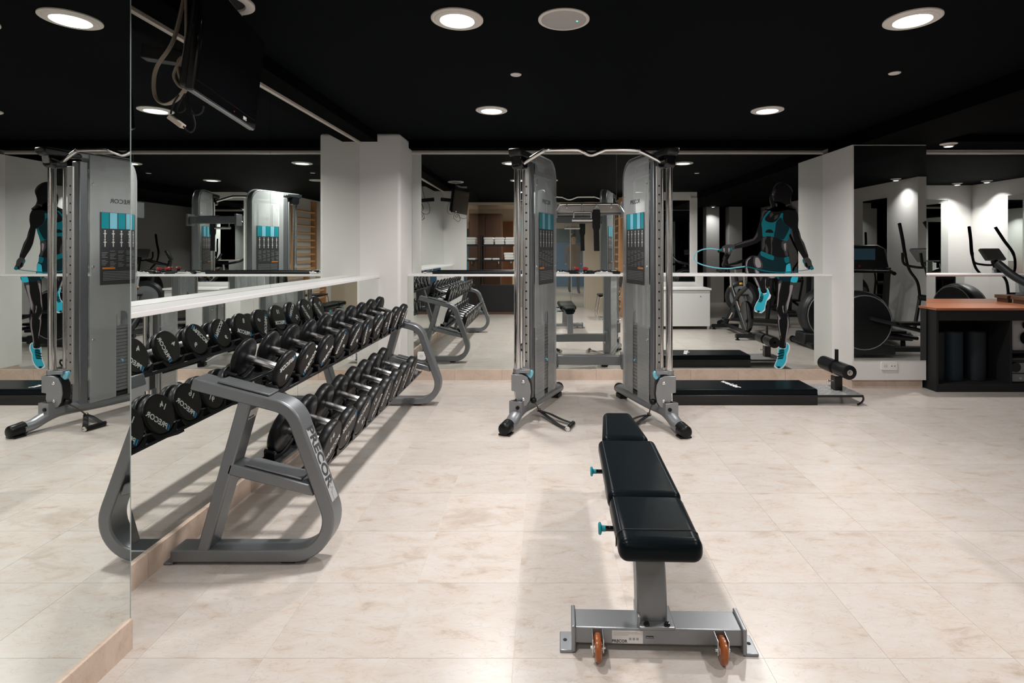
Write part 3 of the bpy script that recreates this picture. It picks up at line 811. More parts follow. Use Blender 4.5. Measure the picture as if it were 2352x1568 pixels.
# accessories hanging on the hooks
q = mrot @ Vector((.065, .392, 1.71))
t = thing('ankle_strap', 'black fabric ankle strap hanging from the hook bar of the cable machine', 'strap', q)
MB().tube([(.016 * math.cos(2 * PI * k / 14), 0, .016 * math.sin(2 * PI * k / 14)) for k in range(14)], .0035, 8, closed=True).build('ring', 'chrome', t)
MB().prism([(-.030, -.012), (.030, -.012), (.036, -.05), (.034, -.17), (.024, -.20), (.028, -.385), (-.022, -.385), (-.026, -.20), (-.036, -.17), (-.036, -.05)], 'xz', -.010, .010).build('webbing', 'matte_black', t, bevel=.004)
q = mrot @ Vector((-.065, .392, 1.71))
t = thing('row_handle', 'chrome double row handle hanging from the hook bar', 'cable handle', q)
MB().tube(fillet([(-.075, 0, -.10), (-.075, 0, -.035), (.085, 0, -.035), (.085, 0, -.10)], .012, 5), .007, 10).build('yoke', 'chrome', t)
MB().tube([(-.09, 0, -.105), (.10, 0, -.105)], .015, 14).build('grip', 'brushed', t)
MB().tube([(0, 0, .012), (0, 0, -.035)], .006, 8).build('hanger', 'chrome', t)
# stirrup handles lying in front of each tower
def stirrup(s, strap, gpts, label):
    f = tw(s)
    t = thing('stirrup_strap', label, 'cable handle', (gpts[0][0], gpts[0][1], 0))
    o0 = Vector((gpts[0][0], gpts[0][1], 0))
    c0_ = f(.262, -.012, 0); st = mrot @ Vector((c0_.x - s * .128, c0_.y - .012, .172))
    ring = Vector(strap[0])
    MB().tube(smoothpath([st - o0, (st + ring) / 2 + Vector((0, 0, .01)) - o0, ring - o0], 5), .005, 8).build('snap_link', 'coat_brown', t)
    c = [ring + Vector((.017 * math.cos(a * PI / 6), .006 * math.sin(a * PI / 6), .012 * math.sin(a * PI / 6))) - o0 for a in range(12)]
    MB().tube(c, .004, 8, closed=True).build('ring', 'chrome', t)
    a, b = Vector(gpts[0]), Vector(gpts[1])
    for e_, off in ((a, .0), (b, .012)):
        mid = [ring + (e_ - ring) * k for k in (.33, .66)]
        for k, p in enumerate(mid): p.z = max(.014, [.030, .014][k] + off)
        MB().tube(smoothpath([ring - o0, mid[0] - o0, mid[1] - o0, e_ - o0], 6), .01, 10, flat=(.017, .0022), up=(0, 0, 1)).build('strap', 'matte_black', t)
    MB().tube([a - o0, b - o0], .0175, 18).build('grip', 'rubber', t)
    for e_, d_ in ((a, (a - b).normalized()), (b, (b - a).normalized())):
        MB().tube([e_ - o0, e_ + d_ * .006 - o0], .0185, 18).build('grip_end', 'chrome', t)
def ground(x, y, h=0.0):
    z = F * (HC - h) / (y - CY); return ((x - CX) * z / F, z, h)
stirrup(-1, [ground(1238, 942, .045)], [ground(1304, 984, .020), ground(1316, 972, .020)], 'black strap handle lying on the floor by the tower next to the dumbbell rack')
stirrup(1, [ground(1490, 952, .045)], [ground(1438, 985, .020), ground(1420, 972, .020)], 'black strap handle lying on the floor behind the head of the bench')

# ================================================================== BENCH
BR = R(-1.7)
bench = thing('weight_bench', 'flat black padded weight bench on a grey steel frame with orange wheels', 'bench', (.362, 1.85, 0), BR)
def pad(name, w0, w1, y0, y1, z0, z1, rad, front=False):
    """upholstered cushion, tapered from width w0 to w1"""
    bm = bmesh.new()
    vs = [bm.verts.new(v) for v in ((-w0 / 2, y0, z0), (w0 / 2, y0, z0), (w1 / 2, y1, z0), (-w1 / 2, y1, z0), (-w0 / 2, y0, z1), (w0 / 2, y0, z1), (w1 / 2, y1, z1), (-w1 / 2, y1, z1))]
    for q in ((3, 2, 1, 0), (4, 5, 6, 7), (0, 1, 5, 4), (1, 2, 6, 5), (2, 3, 7, 6), (3, 0, 4, 7)): bm.faces.new([vs[i] for i in q])
    me = bpy.data.meshes.new(name); bm.to_mesh(me); bm.free()
    return obj(name, me, 'vinyl', bench, 60, rad, 6)
ZT, ZB = .450, .376
sp_ = pad('seat_pad', .258, .264, -.205, .118, ZB, ZT, .030)
bp_ = pad('back_pad', .268, .262, .124, .690, ZB + .004, ZT, .026)
hp_ = pad('head_pad', .222, .150, .712, 1.115, ZB + .006, ZT + .002, .028)
MB().tube([(-.117, .100, ZT - .004), (-.117, -.14, ZT - .001)], .0016, 6).build('seam', 'stitch', sp_)
MB().tube([(-.131, -.135, ZB + .020), (-.131, -.135, ZT - .030), (-.123, -.135, ZT - .008), (-.103, -.135, ZT + .0008), (.103, -.135, ZT + .0008), (.123, -.135, ZT - .008), (.131, -.135, ZT - .030), (.131, -.135, ZB + .02)], .0018, 6).build('piping', 'matte_black', sp_)
MB().tube([(-.113, .66, ZT + .0002), (-.114, .15, ZT + .0002)], .0014, 6).build('seam', 'stitch', bp_)
MB().tube([(.107, .66, ZT + .0002), (.110, .15, ZT + .0002)], .0014, 6).build('seam', 'stitch', bp_)
MB().tube([(-.085, .74, ZT + .0022), (-.062, 1.08, ZT + .0022)], .0014, 6).build('seam', 'stitch', hp_)
for y0, y1, w in ((-.13, .10, .20), (.15, .66, .20), (.74, 1.07, .12)):
    MB().bx(-w / 2, w / 2, y0, y1, ZB - .012, ZB + .002).build('backing_board', 'matte_black', bench)
# spine, posts
MB().bx(-.035, .035, -.02, 1.08, .300, .362).build('spine', 'steel_paint', bench, bevel=.006)
post = [tuple(p) for p in smoothpath([(-.035, .078), (-.028, .16), (-.005, .25), (.045, .33), (.09, .365)], 6)]
MB().ribbon([(p[0], p[1]) for p in post], .085, 'yz', -.050, .050).build('front_post', 'steel_paint', bench, bevel=.006)
rp_ = [(1.02, .36), (1.075, .02), (1.150, .02), (1.09, .36)]
MB().prism(rp_, 'yz', -.042, .042).build('rear_post', 'silver_paint', bench, bevel=.006)
MB().bx(-.062, .062, 1.05, 1.17, .0, .030).build('rear_foot', 'silver_paint', bench, bevel=.008)
MB().box((0, 1.034, .17), (.06, .002, .035)).build('post_label', 'sticker', bench)
_n0 = set(bench.children)
# front base beam
MB().bx(-.272, .282, -.050, .044, .026, .080).build('base_beam', 'silver_paint', bench, bevel=.004)
for s in (-1, 1):
    x = s * .280 + .005
    MB().bx(x - .007, x + .007, -.062, .050, .004, .090).build('end_plate', 'silver_paint', bench, bevel=.004)
    MB().bx(min(x, x + s * .046), max(x, x + s * .046), -.060, .030, .0, .010).build('anchor_foot', 'silver_paint', bench, bevel=.003)
    MB().lathe([(.007, .0), (.007, .0106)], (x + s * .028, -.012, 0), 'z', 14).build('anchor_hole', 'matte_black', bench)
    wx = -.197 if s < 0 else .204
    wl_ = MB().lathe([(.012, -.011), (.034, -.011), (.040, -.006), (.041, 0), (.040, .006), (.034, .011), (.012, .011)], (wx, -.088, .041), 'x', 30).build('wheel', 'orange', bench)
    MB().lathe([(.014, -.0135), (.014, .0135)], (wx, -.088, .041), 'x', 16).cyl((wx - .024, -.088, .041), (wx + .024, -.088, .041), .005, 10).build('hub', 'brushed', wl_)
    for e_ in (-.017, .017):
        MB().bx(wx + e_ - .0018, wx + e_ + .0018, -.100, -.050, .030, .076).build('wheel_bracket', 'brushed', bench, bevel=.001)
# post foot plate with bolts
MB().bx(-.060, .060, -.062, .056, .080, .092).build('post_plate', 'silver_paint', bench, bevel=.005)
MB().bx(-.064, -.052, -.05, .05, .080, .118).build('post_gusset', 'silver_paint', bench, bevel=.005)
for x in (-.034, .034): MB().lathe([(.010, 0), (.010, .004), (.007, .009), (.002, .010)], (x, -.050, .092), 'z', 18).build('bolt', 'gloss_black', bench)
# front label
lbl = MB().bx(-.148, -.046, -.0512, -.0503, .030, .072).build('front_label', 'sticker', bench, smooth=0)
put_text('lettering', text_mesh('PRECOR', .0135, .0004, .0002), 'dark_ink', lbl, frame((1, 0, 0), (0, 0, 1), (-.123, -.0515, .0370)))
m_ = MB()
for k, (w, xx) in enumerate(((.080, -.103), (.090, -.099), (.050, -.118))): m_.bx(xx - w / 2, xx + w / 2, -.0515, -.0513, .0665 - k * .0045, .0675 - k * .0045)
for k in range(3): m_.bx(-.092 + .012 * k, -.084 + .012 * k, -.0515, -.0513, .041, .049)
m_.build('small_print', 'grey_ink', lbl, smooth=0)['kind'] = 'stuff'
l2 = MB().bx(-.036, -.011, -.0512, -.0503, .048, .055).build('origin_label', 'dark_ink', bench, smooth=0)
put_text('lettering', text_mesh('Made in China', .0036, 0, .0001), 'white_ink', l2, frame((1, 0, 0), (0, 0, 1), (-.0235, -.0515, .0513)))
for o in bench.children:
    if o not in _n0: o.location.x += .012
# pull knobs
for y, z in ((.055, .355), (.560, .350)):
    k_ = MB().tube([(-.05, y, z), (-.150, y, z)], .009, 14).build('knob_shaft', 'gloss_black', bench)
    MB().lathe([(.010, .0), (.010, -.012), (.020, -.016), (.021, -.021), (.017, -.025)], (-.149, y, z), 'x', 22).build('knob', 'teal', k_)

# ================================================================== SIT-UP BOARD
sb = thing('sit_up_board', 'low black padded sit-up board with foam ankle rollers', 'sit-up board', (1.75, 4.84, 0))
MB().bx(-.70, .60, -.17, .17, .088, .140).build('pad', 'vinyl', sb, bevel=.012, seg=4)
MB().bx(-.72, .99, -.175, .175, .070, .090).build('frame', 'black_plastic', sb, bevel=.003)
MB().bx(-.72, .60, -.165, -.135, .0, .072).bx(-.72, .60, .135, .165, .0, .072).build('side_rail', 'gloss_black', sb, bevel=.003)
for y in (-.165, .165):
    MB().tube(smoothpath([(.985, y, .085), (.992, y, .055), (.980, y, .030), (.955, y, .012), (.940, y, .008)], 4), .008, 8).build('foot', 'black_plastic', sb)
dp = MB().bx(.60, .985, -.172, .172, .090, .093).build('tread_plate', 'diamond', sb)
n_ = 0
for i in range(13):
    for j in range(11):
        x = .615 + i * .0295; y = -.155 + j * .031
        a = R(45 if (i + j) % 2 else -45)
        M3 = Matrix.Rotation(a, 3, 'Z')
        m_ = MB().box((x, y, .0938), (.026, .0075, .0018), M3)
        if i == 0 and j == 0: lugs = MB()
        lugs.add(m_.v, m_.f)
lg = lugs.build('tread_lugs', 'diamond', dp, smooth=0); lg['kind'] = 'stuff'
MB().bx(.815, .885, -.035, .035, .092, .215).build('post_socket', 'black_plastic', sb, bevel=.004)
MB().bx(.825, .875, -.022, .022, .20, .33).build('post', 'brushed', sb, bevel=.003)
MB().bx(.838, .862, -.012, .012, .30, .452).build('adjust_bar', 'gloss_black', sb, bevel=.002)
MB().tube([(.820, 0, .170), (.775, 0, .170)], .006, 10).lathe([(.014, 0), (.016, .004), (.014, .012)], (.764, 0, .170), 'x', 14).build('pin_knob', 'brushed', sb)
MB().tube([(.85, -.215, .290), (.85, .225, .290)], .012, 12).build('axle', 'gloss_black', sb)
for a, b in ((-.21, -.018), (.022, .225)):
    r_ = MB().lathe([(.050, a), (.062, a + .006), (.062, b - .006), (.050, b)], (.85, 0, .290), 'y', 28).build('roller', 'rubber', sb)
    MB().lathe([(.024, a - .004), (.024, a), (.026, a + .002)], (.85, 0, .290), 'y', 20).lathe([(.008, a - .009), (.010, a - .003)], (.85, 0, .290), 'y', 12).build('end_cap', 'chrome', r_)
put_text('lettering', text_mesh('weider', .088, .0030, .0004), 'white_ink', sb, frame((.30, -.95, 0), (.95, .30, 0), (-.09, .0, .1404)))

# ================================================================== TELEVISION
tv = thing('television', 'black flat television hanging beside the mirror, switched off', 'television', (-1.412, 2.435, 1.945), 0)
ax = Vector((-.14, .71, 0)).normalized()             # along the screen
nx_ = Vector((ax.y, -ax.x, 0))                        # the screen looks into the room
tilt = R(-6)
upv = (Vector((0, 0, 1)) * math.cos(tilt) - nx_ * math.sin(tilt))
nn = ax.cross(upv); nn = nn if nn.x > 0 else -nn
Mt = Matrix((ax, upv, nn)).transposed().to_4x4()
if Mt.determinant() < 0: Mt = Matrix((-ax, upv, nn)).transposed().to_4x4()
def tvp(name, mb, m, parent=tv, bevel=0, smooth=40): mb.v = [tuple(Mt @ Vector(v)) for v in mb.v]; return mb.build(name, m, parent, smooth, bevel)
HW = .362
tvp('bezel', MB().bx(-HW, HW, 0, .455, -.030, 0), 'gloss_black', bevel=.006)
tvp('screen', MB().bx(-HW + .022, HW - .022, .045, .435, .0, .001), 'gloss_black')
bk = MB().prism([(-.30, .02), (.30, .02), (.28, .40), (-.28, .40)], 'xy', -.085, -.028)
tvp('back_cover', bk, 'black_plastic', bevel=.015)
tvp('bottom_trim', MB().bx(-HW + .01, HW - .01, -.004, .004, -.026, -.004), 'grey_plastic', bevel=.002)
tvp('power_light', MB().lathe([(.003, 0), (.003, .002)], (.06, .022, 0), 'z', 10), 'red')
sgn = 1 if (Mt @ Vector((1, 0, 0))).y > 0 else -1
put_text('lettering', text_mesh('NPG', .022, .0008, .0003), 'white_ink', tv, Mt @ Matrix.Translation((.20 * sgn, .022, .0008)) @ (Matrix.Identity(4)))
tvp('wall_arm', MB().bx(-.03, .03, .18, .24, -.36, -.08).bx(-.08, .08, .12, .30, -.10, -.08), 'black_plastic', bevel=.004)
# loose cables
cb = thing('cable_bundle', 'beige cable loop and black leads hanging beside the television', 'cable', (-1.70, 2.20, 2.10))
co = Vector((-1.70, 2.20, 2.10))
def cpath(pts, n=6): return [Vector(p) - co for p in smoothpath([at(*q) for q in pts], n)]
MB().tube(cpath([(430, -40, 2.30), (400, 88, 2.30), (362, 150, 2.30), (353, 190, 2.30), (358, 225, 2.30), (376, 239, 2.30), (400, 232, 2.28), (424, 208, 2.25), (430, 185, 2.22)]), .0085, 10, flat=(.011, .005)).build('conduit', 'cable_beige', cb)
MB().tube(cpath([(426, -40, 2.25), (425, 110, 2.25), (402, 160, 2.25), (400, 180, 2.25), (412, 198, 2.25), (424, 203, 2.25)]), .0055, 8).build('lead', 'cable_beige', cb)
MB().tube(cpath([(440, 132, 2.2), (420, 130, 2.25), (408, 142, 2.25), (410, 170, 2.25), (418, 190, 2.25), (428, 204, 2.25)]), .0045, 8).build('lead', 'cable_beige', cb)
for pts in ([(424, 200, 2.25), (400, 235, 2.26), (392, 262, 2.26)], [(425, 215, 2.24), (408, 245, 2.25), (412, 258, 2.25), (425, 250, 2.24), (420, 225, 2.24)],
            [(428, 215, 2.24), (440, 255, 2.24), (448, 285, 2.25), (442, 302, 2.26), (430, 300, 2.27), (420, 288, 2.27)], [(430, 235, 2.24), (445, 262, 2.22), (462, 260, 2.18), (468, 245, 2.15)]):
    MB().tube(cpath(pts), .0035, 8).build('black_lead', 'matte_black', cb)
p0, p1 = Vector(at(390, 268, 2.26)), Vector(at(421, 291, 2.27)); d_ = (p1 - p0)
Mk = frame(d_, Vector((0, 1, 0)), (p0 + p1) / 2 - co)
m_ = MB().box((0, 0, 0), (d_.length, .028, .020)); m_.v = [tuple(Mk @ Vector(v)) for v in m_.v]; m_.build('adapter', 'plug_beige', cb, bevel=.003)
MB().tube(cpath([(428, -40, 2.3), (428, -60, 2.3)]), .012, 8).build('ceiling_clip', 'matte_black', cb)

# ================================================================== SOCKETS AND LEDGE ITEMS
def socket(x, y, z, n, label):
    t = thing('wall_socket', label, 'socket', (x, y, z))
    W_ = .075 * n + .006
    MB().prism(rrect(-W_ / 2, W_ / 2, -.041, .041, .012), 'xz', -.012, 0).build('frame', 'white_panel', t, bevel=.002)
    for k in range(n):
        cx = (k - (n - 1) / 2) * .072
        if k == 0:
            MB().lathe([(.0195, -.0125), (.0195, -.0122), (.001, -.0121)], (cx, 0, 0), 'y', 24).build('well', 'sticker', t)
            m_ = MB()
            for e_ in (-.0095, .0095): m_.lathe([(.0026, -.0135), (.0026, -.0120)], (cx + e_, 0, 0), 'y', 10)
            m_.build('pin_holes', 'dark_ink', t)
        else:
            MB().prism(rrect(cx - .026, cx + .026, -.018, .018, .004), 'xz', -.0135, -.011).build('antenna_plate', 'white_panel', t)
            m_ = MB()
            for e_ in (-.014, .014): m_.lathe([(.005, -.0145), (.005, -.0120)], (cx + e_, 0, 0), 'y', 14)
            m_.build('antenna_jack', 'dark_ink', t)
socket(-1.262, BACK_LO, .247, 1, 'single white wall socket on the low mirror by the corner pillar')
socket(3.31, RP_Y, .222, 2, 'double white wall socket under the pillar mirror')
t = thing('padded_bar', 'long black padded bar with chrome ends lying on the white ledge', 'exercise bar', (-.66, 5.665, 1.085))
MB().tube([(-.50, 0, .017), (.58, 0, .017)], .017, 16).build('sleeve', 'rubber', t)
for a, b in ((-.545, -.50), (.58, .625)):
    MB().tube([(a, 0, .017), (b, 0, .017)], .014, 14).build('collar', 'chrome', t)
MB().tube(smoothpath([(-.545, 0, .017), (-.575, 0, .017), (-.60, .01, .010), (-.575, .012, .006)], 4), .006, 8).build('hook_end', 'chrome', t)
for x, a, lb in ((.17, .1, 'bent chrome cable attachment on the ledge next to the red grips'), (.62, -.10, 'bent chrome cable attachment on the ledge between the tower and the red grips')):
    t = thing('cable_attachment', lb, 'cable attachment', (x, 5.675, 1.085), a)
    MB().tube(smoothpath([(-.15, -.02, .012), (-.09, .02, .012), (-.03, -.01, .022), (.03, -.01, .022), (.09, .02, .012), (.15, -.02, .012)], 5), .011, 12).build('bar', 'chrome', t)
    for e_ in (-1, 1): MB().tube([(e_ * .10, .015, .0155), (e_ * .165, -.032, .0155)], .0150, 12).build('grip', 'rubber', t)
t = thing('push_up_grips', 'pair of red and black push-up grips on the white ledge', 'exercise grips', (.39, 5.70, 1.085))
for e_ in (-.045, .045):
    MB().lathe([(.030, 0), (.034, .006), (.022, .012), (.014, .030), (.016, .042)], (e_, 0, 0), 'z', 20).build('base', 'black_plastic', t)
    MB().lathe([(.020, .042), (.027, .048), (.027, .062), (.018, .068)], (e_, 0, 0), 'z', 20).build('knob', 'red', t)

# ================================================================== DECAL OF A ROPE-SKIPPING WOMAN (flat print on the mirrors)
dec = thing('mirror_decal', 'dark cut-out print of a rope-skipping woman in teal sportswear stuck on the mirror', 'wall decal', (2.2, BACK_UP, 0))
DO = Vector((2.2, BACK_UP, 0))
def A(a, b): return (1690 + a / 6.03, 400 + b / 6.03)      # measured on two enlargements of the photograph
def Cc(a, b): return (1690 + a / 6.03, 620 + b / 6.03)
def B(a, b): return (1550 + a / 3.137, 380 + b / 3.137)
LAY = [0]
def cut(name, pts, m, plane, lay, parent=dec, sm=True, soft=True):
    P2 = [Vector((p[0], p[1], 0)) for p in pts]
    if sm:
        P3 = [P2[-1]] + P2 + [P2[0], P2[1]]; out = []
        for i in range(1, len(P3) - 2):
            p0, p1, p2, p3 = P3[i - 1], P3[i], P3[i + 1], P3[i + 2]
            for k in range(4):
                t_ = k / 4; tg1 = (p2 - p0) * .32; tg2 = (p3 - p1) * .32
                h1 = 2 * t_ ** 3 - 3 * t_ ** 2 + 1; h2 = t_ ** 3 - 2 * t_ ** 2 + t_; h3 = -2 * t_ ** 3 + 3 * t_ ** 2; h4 = t_ ** 3 - t_ ** 2
                out.append(p1 * h1 + tg1 * h2 + p2 * h3 + tg2 * h4)
        P2 = out
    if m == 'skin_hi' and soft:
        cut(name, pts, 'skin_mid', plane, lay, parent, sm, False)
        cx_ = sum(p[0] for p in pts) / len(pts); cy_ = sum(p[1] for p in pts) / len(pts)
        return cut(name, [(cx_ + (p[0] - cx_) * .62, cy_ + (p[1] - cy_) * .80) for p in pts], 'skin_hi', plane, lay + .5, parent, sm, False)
    z0 = BACK_UP if plane == 'up' else BACK_LO
    y = z0 - .0004 * (lay + 1)
    w = []
    for p in P2:
        q = at(p.x, p.y, z0)
        zz = max(q[2], 1.0865) if plane == 'up' else min(q[2], 1.0615)
        w.append((q[0] - DO.x, zz))
    m_ = MB().prism(w, 'xz', y - DO.y, z0 - DO.y)
    return m_.build(name, m, parent, 0)
cA = lambda L_: [A(*p) for p in L_]
cC = lambda L_: [Cc(*p) for p in L_]
cB = lambda L_: [B(*p) for p in L_]
cut('hair', cA([(600, 106), (655, 108), (705, 125), (760, 165), (792, 220), (790, 260), (772, 310), (765, 370), (790, 430), (845, 482), (800, 500), (720, 490), (660, 505), (560, 520), (470, 505), (400, 490), (470, 455), (492, 420), (478, 370), (468, 310), (490, 260), (510, 200), (545, 140)]), 'skin_print', 'up', 0)
torso = cut('torso', cA([(540, 380), (640, 390), (700, 430), (760, 470), (830, 495), (862, 560), (868, 640), (858, 720), (885, 800), (905, 880), (945, 950), (970, 1020), (1000, 1110), (1008, 1160), (1000, 1190), (945, 1180), (900, 1110), (860, 1050), (835, 1000), (815, 950), (800, 880), (785, 800), (775, 745), (760, 790), (740, 850), (720, 920), (714, 1000), (718, 1080), (735, 1150), (600, 1190), (440, 1130), (350, 1075), (368, 1030), (372, 960), (378, 870), (362, 700), (350, 620), (362, 530), (400, 492), (480, 480), (545, 440)]), 'skin_print', 'up', 0)
cut('arm', cA([(362, 520), (400, 510), (395, 600), (372, 690), (372, 860), (345, 910), (300, 948), (200, 985), (100, 1015), (0, 1032), (-80, 1052), (-200, 1078), (-245, 1085), (-250, 1050), (-200, 1030), (-80, 1000), (0, 965), (120, 920), (200, 898), (262, 870), (300, 760), (328, 680), (340, 600)]), 'skin_print', 'up', 1)
# hands
cut('hand', cB([(335, 600), (345, 582), (375, 570), (410, 568), (432, 575), (430, 595), (415, 612), (400, 636), (385, 640), (378, 625), (362, 632), (352, 622), (340, 625)]), 'skin_mid', 'up', 2)
cut('hand', cA([(925, 1190), (945, 1165), (985, 1150), (1020, 1165), (1045, 1200), (1055, 1250), (1075, 1290), (1060, 1320), (1010, 1318), (975, 1290), (950, 1250)]), 'skin_mid', 'up', 2)
for k in range(4):
    cut('finger', cB([(345 + 18 * k, 596 + (k % 2) * 2), (358 + 18 * k, 590), (364 + 17 * k, 612), (352 + 17 * k, 628 + k * 2)]), 'skin_hi' if k % 2 == 0 else 'skin_mid', 'up', 3)
    cut('finger', cA([(940 + 22 * k, 1210 + 22 * k), (962 + 22 * k, 1205 + 22 * k), (980 + 18 * k, 1262 + 14 * k), (958 + 18 * k, 1280 + 10 * k)]), 'skin_print' if k % 2 else 'skin_mid', 'up', 3)
for q in (((318, 602), (338, 598), (340, 614), (320, 618)), ((396, 592), (414, 592), (412, 608), (398, 610))): cut('rope_grip', cB(q), 'teal_print', 'up', 4, sm=False)
for q in (((925, 1195), (945, 1185), (958, 1222), (935, 1228)), ((1030, 1285), (1068, 1282), (1082, 1310), (1050, 1328), (1030, 1310))): cut('rope_grip', cA(q), 'teal_print', 'up', 4)
# face and skin highlights
cut('face', cA([(510, 240), (540, 205), (560, 215), (545, 260), (530, 300), (532, 350), (520, 368), (508, 330), (500, 290)]), 'skin_mid', 'up', 1)
cut('eye', cA([(530, 225), (552, 214), (556, 226), (536, 236)]), 'skin_print', 'up', 2)
cut('nose', cA([(500, 280), (516, 262), (524, 282), (510, 292)]), 'skin_hi', 'up', 2)
cut('mouth', cA([(512, 312), (532, 306), (534, 318), (516, 322)]), 'skin_print', 'up', 2)
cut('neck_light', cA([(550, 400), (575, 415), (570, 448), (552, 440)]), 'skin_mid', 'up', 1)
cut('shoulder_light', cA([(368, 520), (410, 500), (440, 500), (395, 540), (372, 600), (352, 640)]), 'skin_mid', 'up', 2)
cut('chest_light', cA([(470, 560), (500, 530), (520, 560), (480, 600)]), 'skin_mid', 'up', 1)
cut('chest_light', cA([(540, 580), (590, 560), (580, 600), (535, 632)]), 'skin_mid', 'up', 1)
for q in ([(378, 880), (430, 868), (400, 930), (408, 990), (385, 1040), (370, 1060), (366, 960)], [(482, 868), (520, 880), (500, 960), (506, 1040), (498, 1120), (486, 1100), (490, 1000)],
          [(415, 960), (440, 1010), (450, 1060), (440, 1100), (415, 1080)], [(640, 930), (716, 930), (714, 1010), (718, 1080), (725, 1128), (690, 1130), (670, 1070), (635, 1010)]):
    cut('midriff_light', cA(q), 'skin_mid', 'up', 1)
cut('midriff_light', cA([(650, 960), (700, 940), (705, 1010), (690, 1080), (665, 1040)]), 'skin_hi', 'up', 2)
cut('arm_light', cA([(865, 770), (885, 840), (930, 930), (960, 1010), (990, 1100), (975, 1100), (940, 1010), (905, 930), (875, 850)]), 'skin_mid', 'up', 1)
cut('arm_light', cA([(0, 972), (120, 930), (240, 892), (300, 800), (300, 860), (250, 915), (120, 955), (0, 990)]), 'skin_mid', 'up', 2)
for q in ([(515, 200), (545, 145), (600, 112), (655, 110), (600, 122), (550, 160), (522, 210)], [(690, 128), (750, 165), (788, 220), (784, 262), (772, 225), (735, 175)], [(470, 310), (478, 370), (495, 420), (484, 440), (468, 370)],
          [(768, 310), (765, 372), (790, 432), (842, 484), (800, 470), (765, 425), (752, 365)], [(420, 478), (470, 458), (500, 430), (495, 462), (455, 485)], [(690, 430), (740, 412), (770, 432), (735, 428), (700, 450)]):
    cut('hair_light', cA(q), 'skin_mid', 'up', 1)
# top
cut('sports_top', cA([(455, 508), (485, 510), (440, 560), (405, 610), (410, 640), (450, 662), (510, 668), (560, 645), (600, 600), (625, 545), (655, 540), (650, 620), (680, 690), (740, 730), (765, 770), (740, 850), (712, 925), (640, 910), (520, 866), (440, 858), (372, 864), (365, 760), (355, 680), (385, 590)]), 'teal_print', 'up', 2)
cut('top_shadow', cA([(560, 660), (620, 600), (650, 640), (685, 700), (745, 735), (700, 840), (650, 905), (530, 866), (545, 770)]), 'teal_print_dark', 'up', 3)
cut('top_cutout', cA([(408, 805), (425, 775), (460, 762), (500, 772), (524, 810), (470, 812)]), 'skin_print', 'up', 3)
# shorts
cut('shorts', cA([(350, 1062), (430, 1095), (520, 1130), (600, 1152), (680, 1150), (728, 1132), (742, 1210), (760, 1250), (766, 1330), (752, 1400), (330, 1400), (340, 1300), (300, 1150), (310, 1120)]), 'teal_print_dark', 'up', 2)
cut('waistband', cA([(352, 1065), (440, 1100), (525, 1132), (520, 1190), (430, 1165), (345, 1120)]), 'teal_print', 'up', 3)
cut('shorts_light', cA([(668, 1160), (730, 1140), (738, 1215), (690, 1230)]), 'teal_print', 'up', 3)
cut('shorts_light', cA([(700, 1260), (750, 1235), (765, 1330), (752, 1400), (680, 1400), (690, 1340)]), 'cyan_print', 'up', 3)
# raised knee
cut('thigh', cA([(130, 1215), (150, 1170), (200, 1135), (260, 1122), (310, 1135), (350, 1185), (378, 1240), (374, 1300), (335, 1320), (338, 1400), (140, 1400), (128, 1300)]), 'skin_print', 'up', 3)
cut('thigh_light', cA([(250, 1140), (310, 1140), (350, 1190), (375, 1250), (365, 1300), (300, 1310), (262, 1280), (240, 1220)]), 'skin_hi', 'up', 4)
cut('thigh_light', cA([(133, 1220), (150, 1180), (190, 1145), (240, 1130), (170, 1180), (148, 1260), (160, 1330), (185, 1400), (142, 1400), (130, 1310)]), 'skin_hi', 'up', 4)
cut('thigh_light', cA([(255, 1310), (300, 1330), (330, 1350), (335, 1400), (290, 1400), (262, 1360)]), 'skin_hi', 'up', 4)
# lower half, on the low mirror
cut('shin', cC([(233, 85), (420, 85), (414, 200), (430, 295), (395, 330), (345, 270), (290, 205)]), 'skin_print', 'lo', 0)
cut('shin_light', cC([(236, 88), (262, 88), (320, 190), (350, 270), (335, 265), (285, 200)]), 'skin_hi', 'lo', 1)
cut('shin_light', cC([(330, 90), (372, 90), (350, 150), (335, 140)]), 'skin_mid', 'lo', 1)
cut('shin_light', cC([(404, 130), (416, 110), (414, 210), (432, 290), (410, 250)]), 'skin_hi', 'lo', 1)
cut('thigh_underside', cC([(425, 88), (570, 88), (540, 112), (470, 112)]), 'skin_hi', 'lo', 0)
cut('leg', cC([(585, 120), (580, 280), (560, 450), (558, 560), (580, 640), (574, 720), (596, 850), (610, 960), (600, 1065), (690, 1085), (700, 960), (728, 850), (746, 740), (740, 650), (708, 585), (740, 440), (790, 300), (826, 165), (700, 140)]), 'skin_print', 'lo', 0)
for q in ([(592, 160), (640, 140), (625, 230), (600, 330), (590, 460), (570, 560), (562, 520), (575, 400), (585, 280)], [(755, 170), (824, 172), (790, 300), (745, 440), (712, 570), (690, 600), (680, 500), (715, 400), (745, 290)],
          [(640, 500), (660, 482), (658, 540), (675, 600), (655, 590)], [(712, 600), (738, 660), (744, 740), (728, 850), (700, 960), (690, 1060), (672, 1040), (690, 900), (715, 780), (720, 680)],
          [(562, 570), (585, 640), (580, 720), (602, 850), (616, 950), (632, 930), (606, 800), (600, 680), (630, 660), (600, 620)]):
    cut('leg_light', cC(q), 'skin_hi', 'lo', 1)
cut('shorts_hem', cC([(560, 85), (862, 85), (842, 168), (756, 158), (700, 165), (590, 132)]), 'teal_print_dark', 'lo', 2)
cut('shorts_hem_light', cC([(782, 85), (862, 85), (842, 170), (758, 162)]), 'cyan_print', 'lo', 3)
cut('shorts_hem_light', cC([(560, 85), (600, 85), (592, 130)]), 'teal_print', 'lo', 3, sm=False)
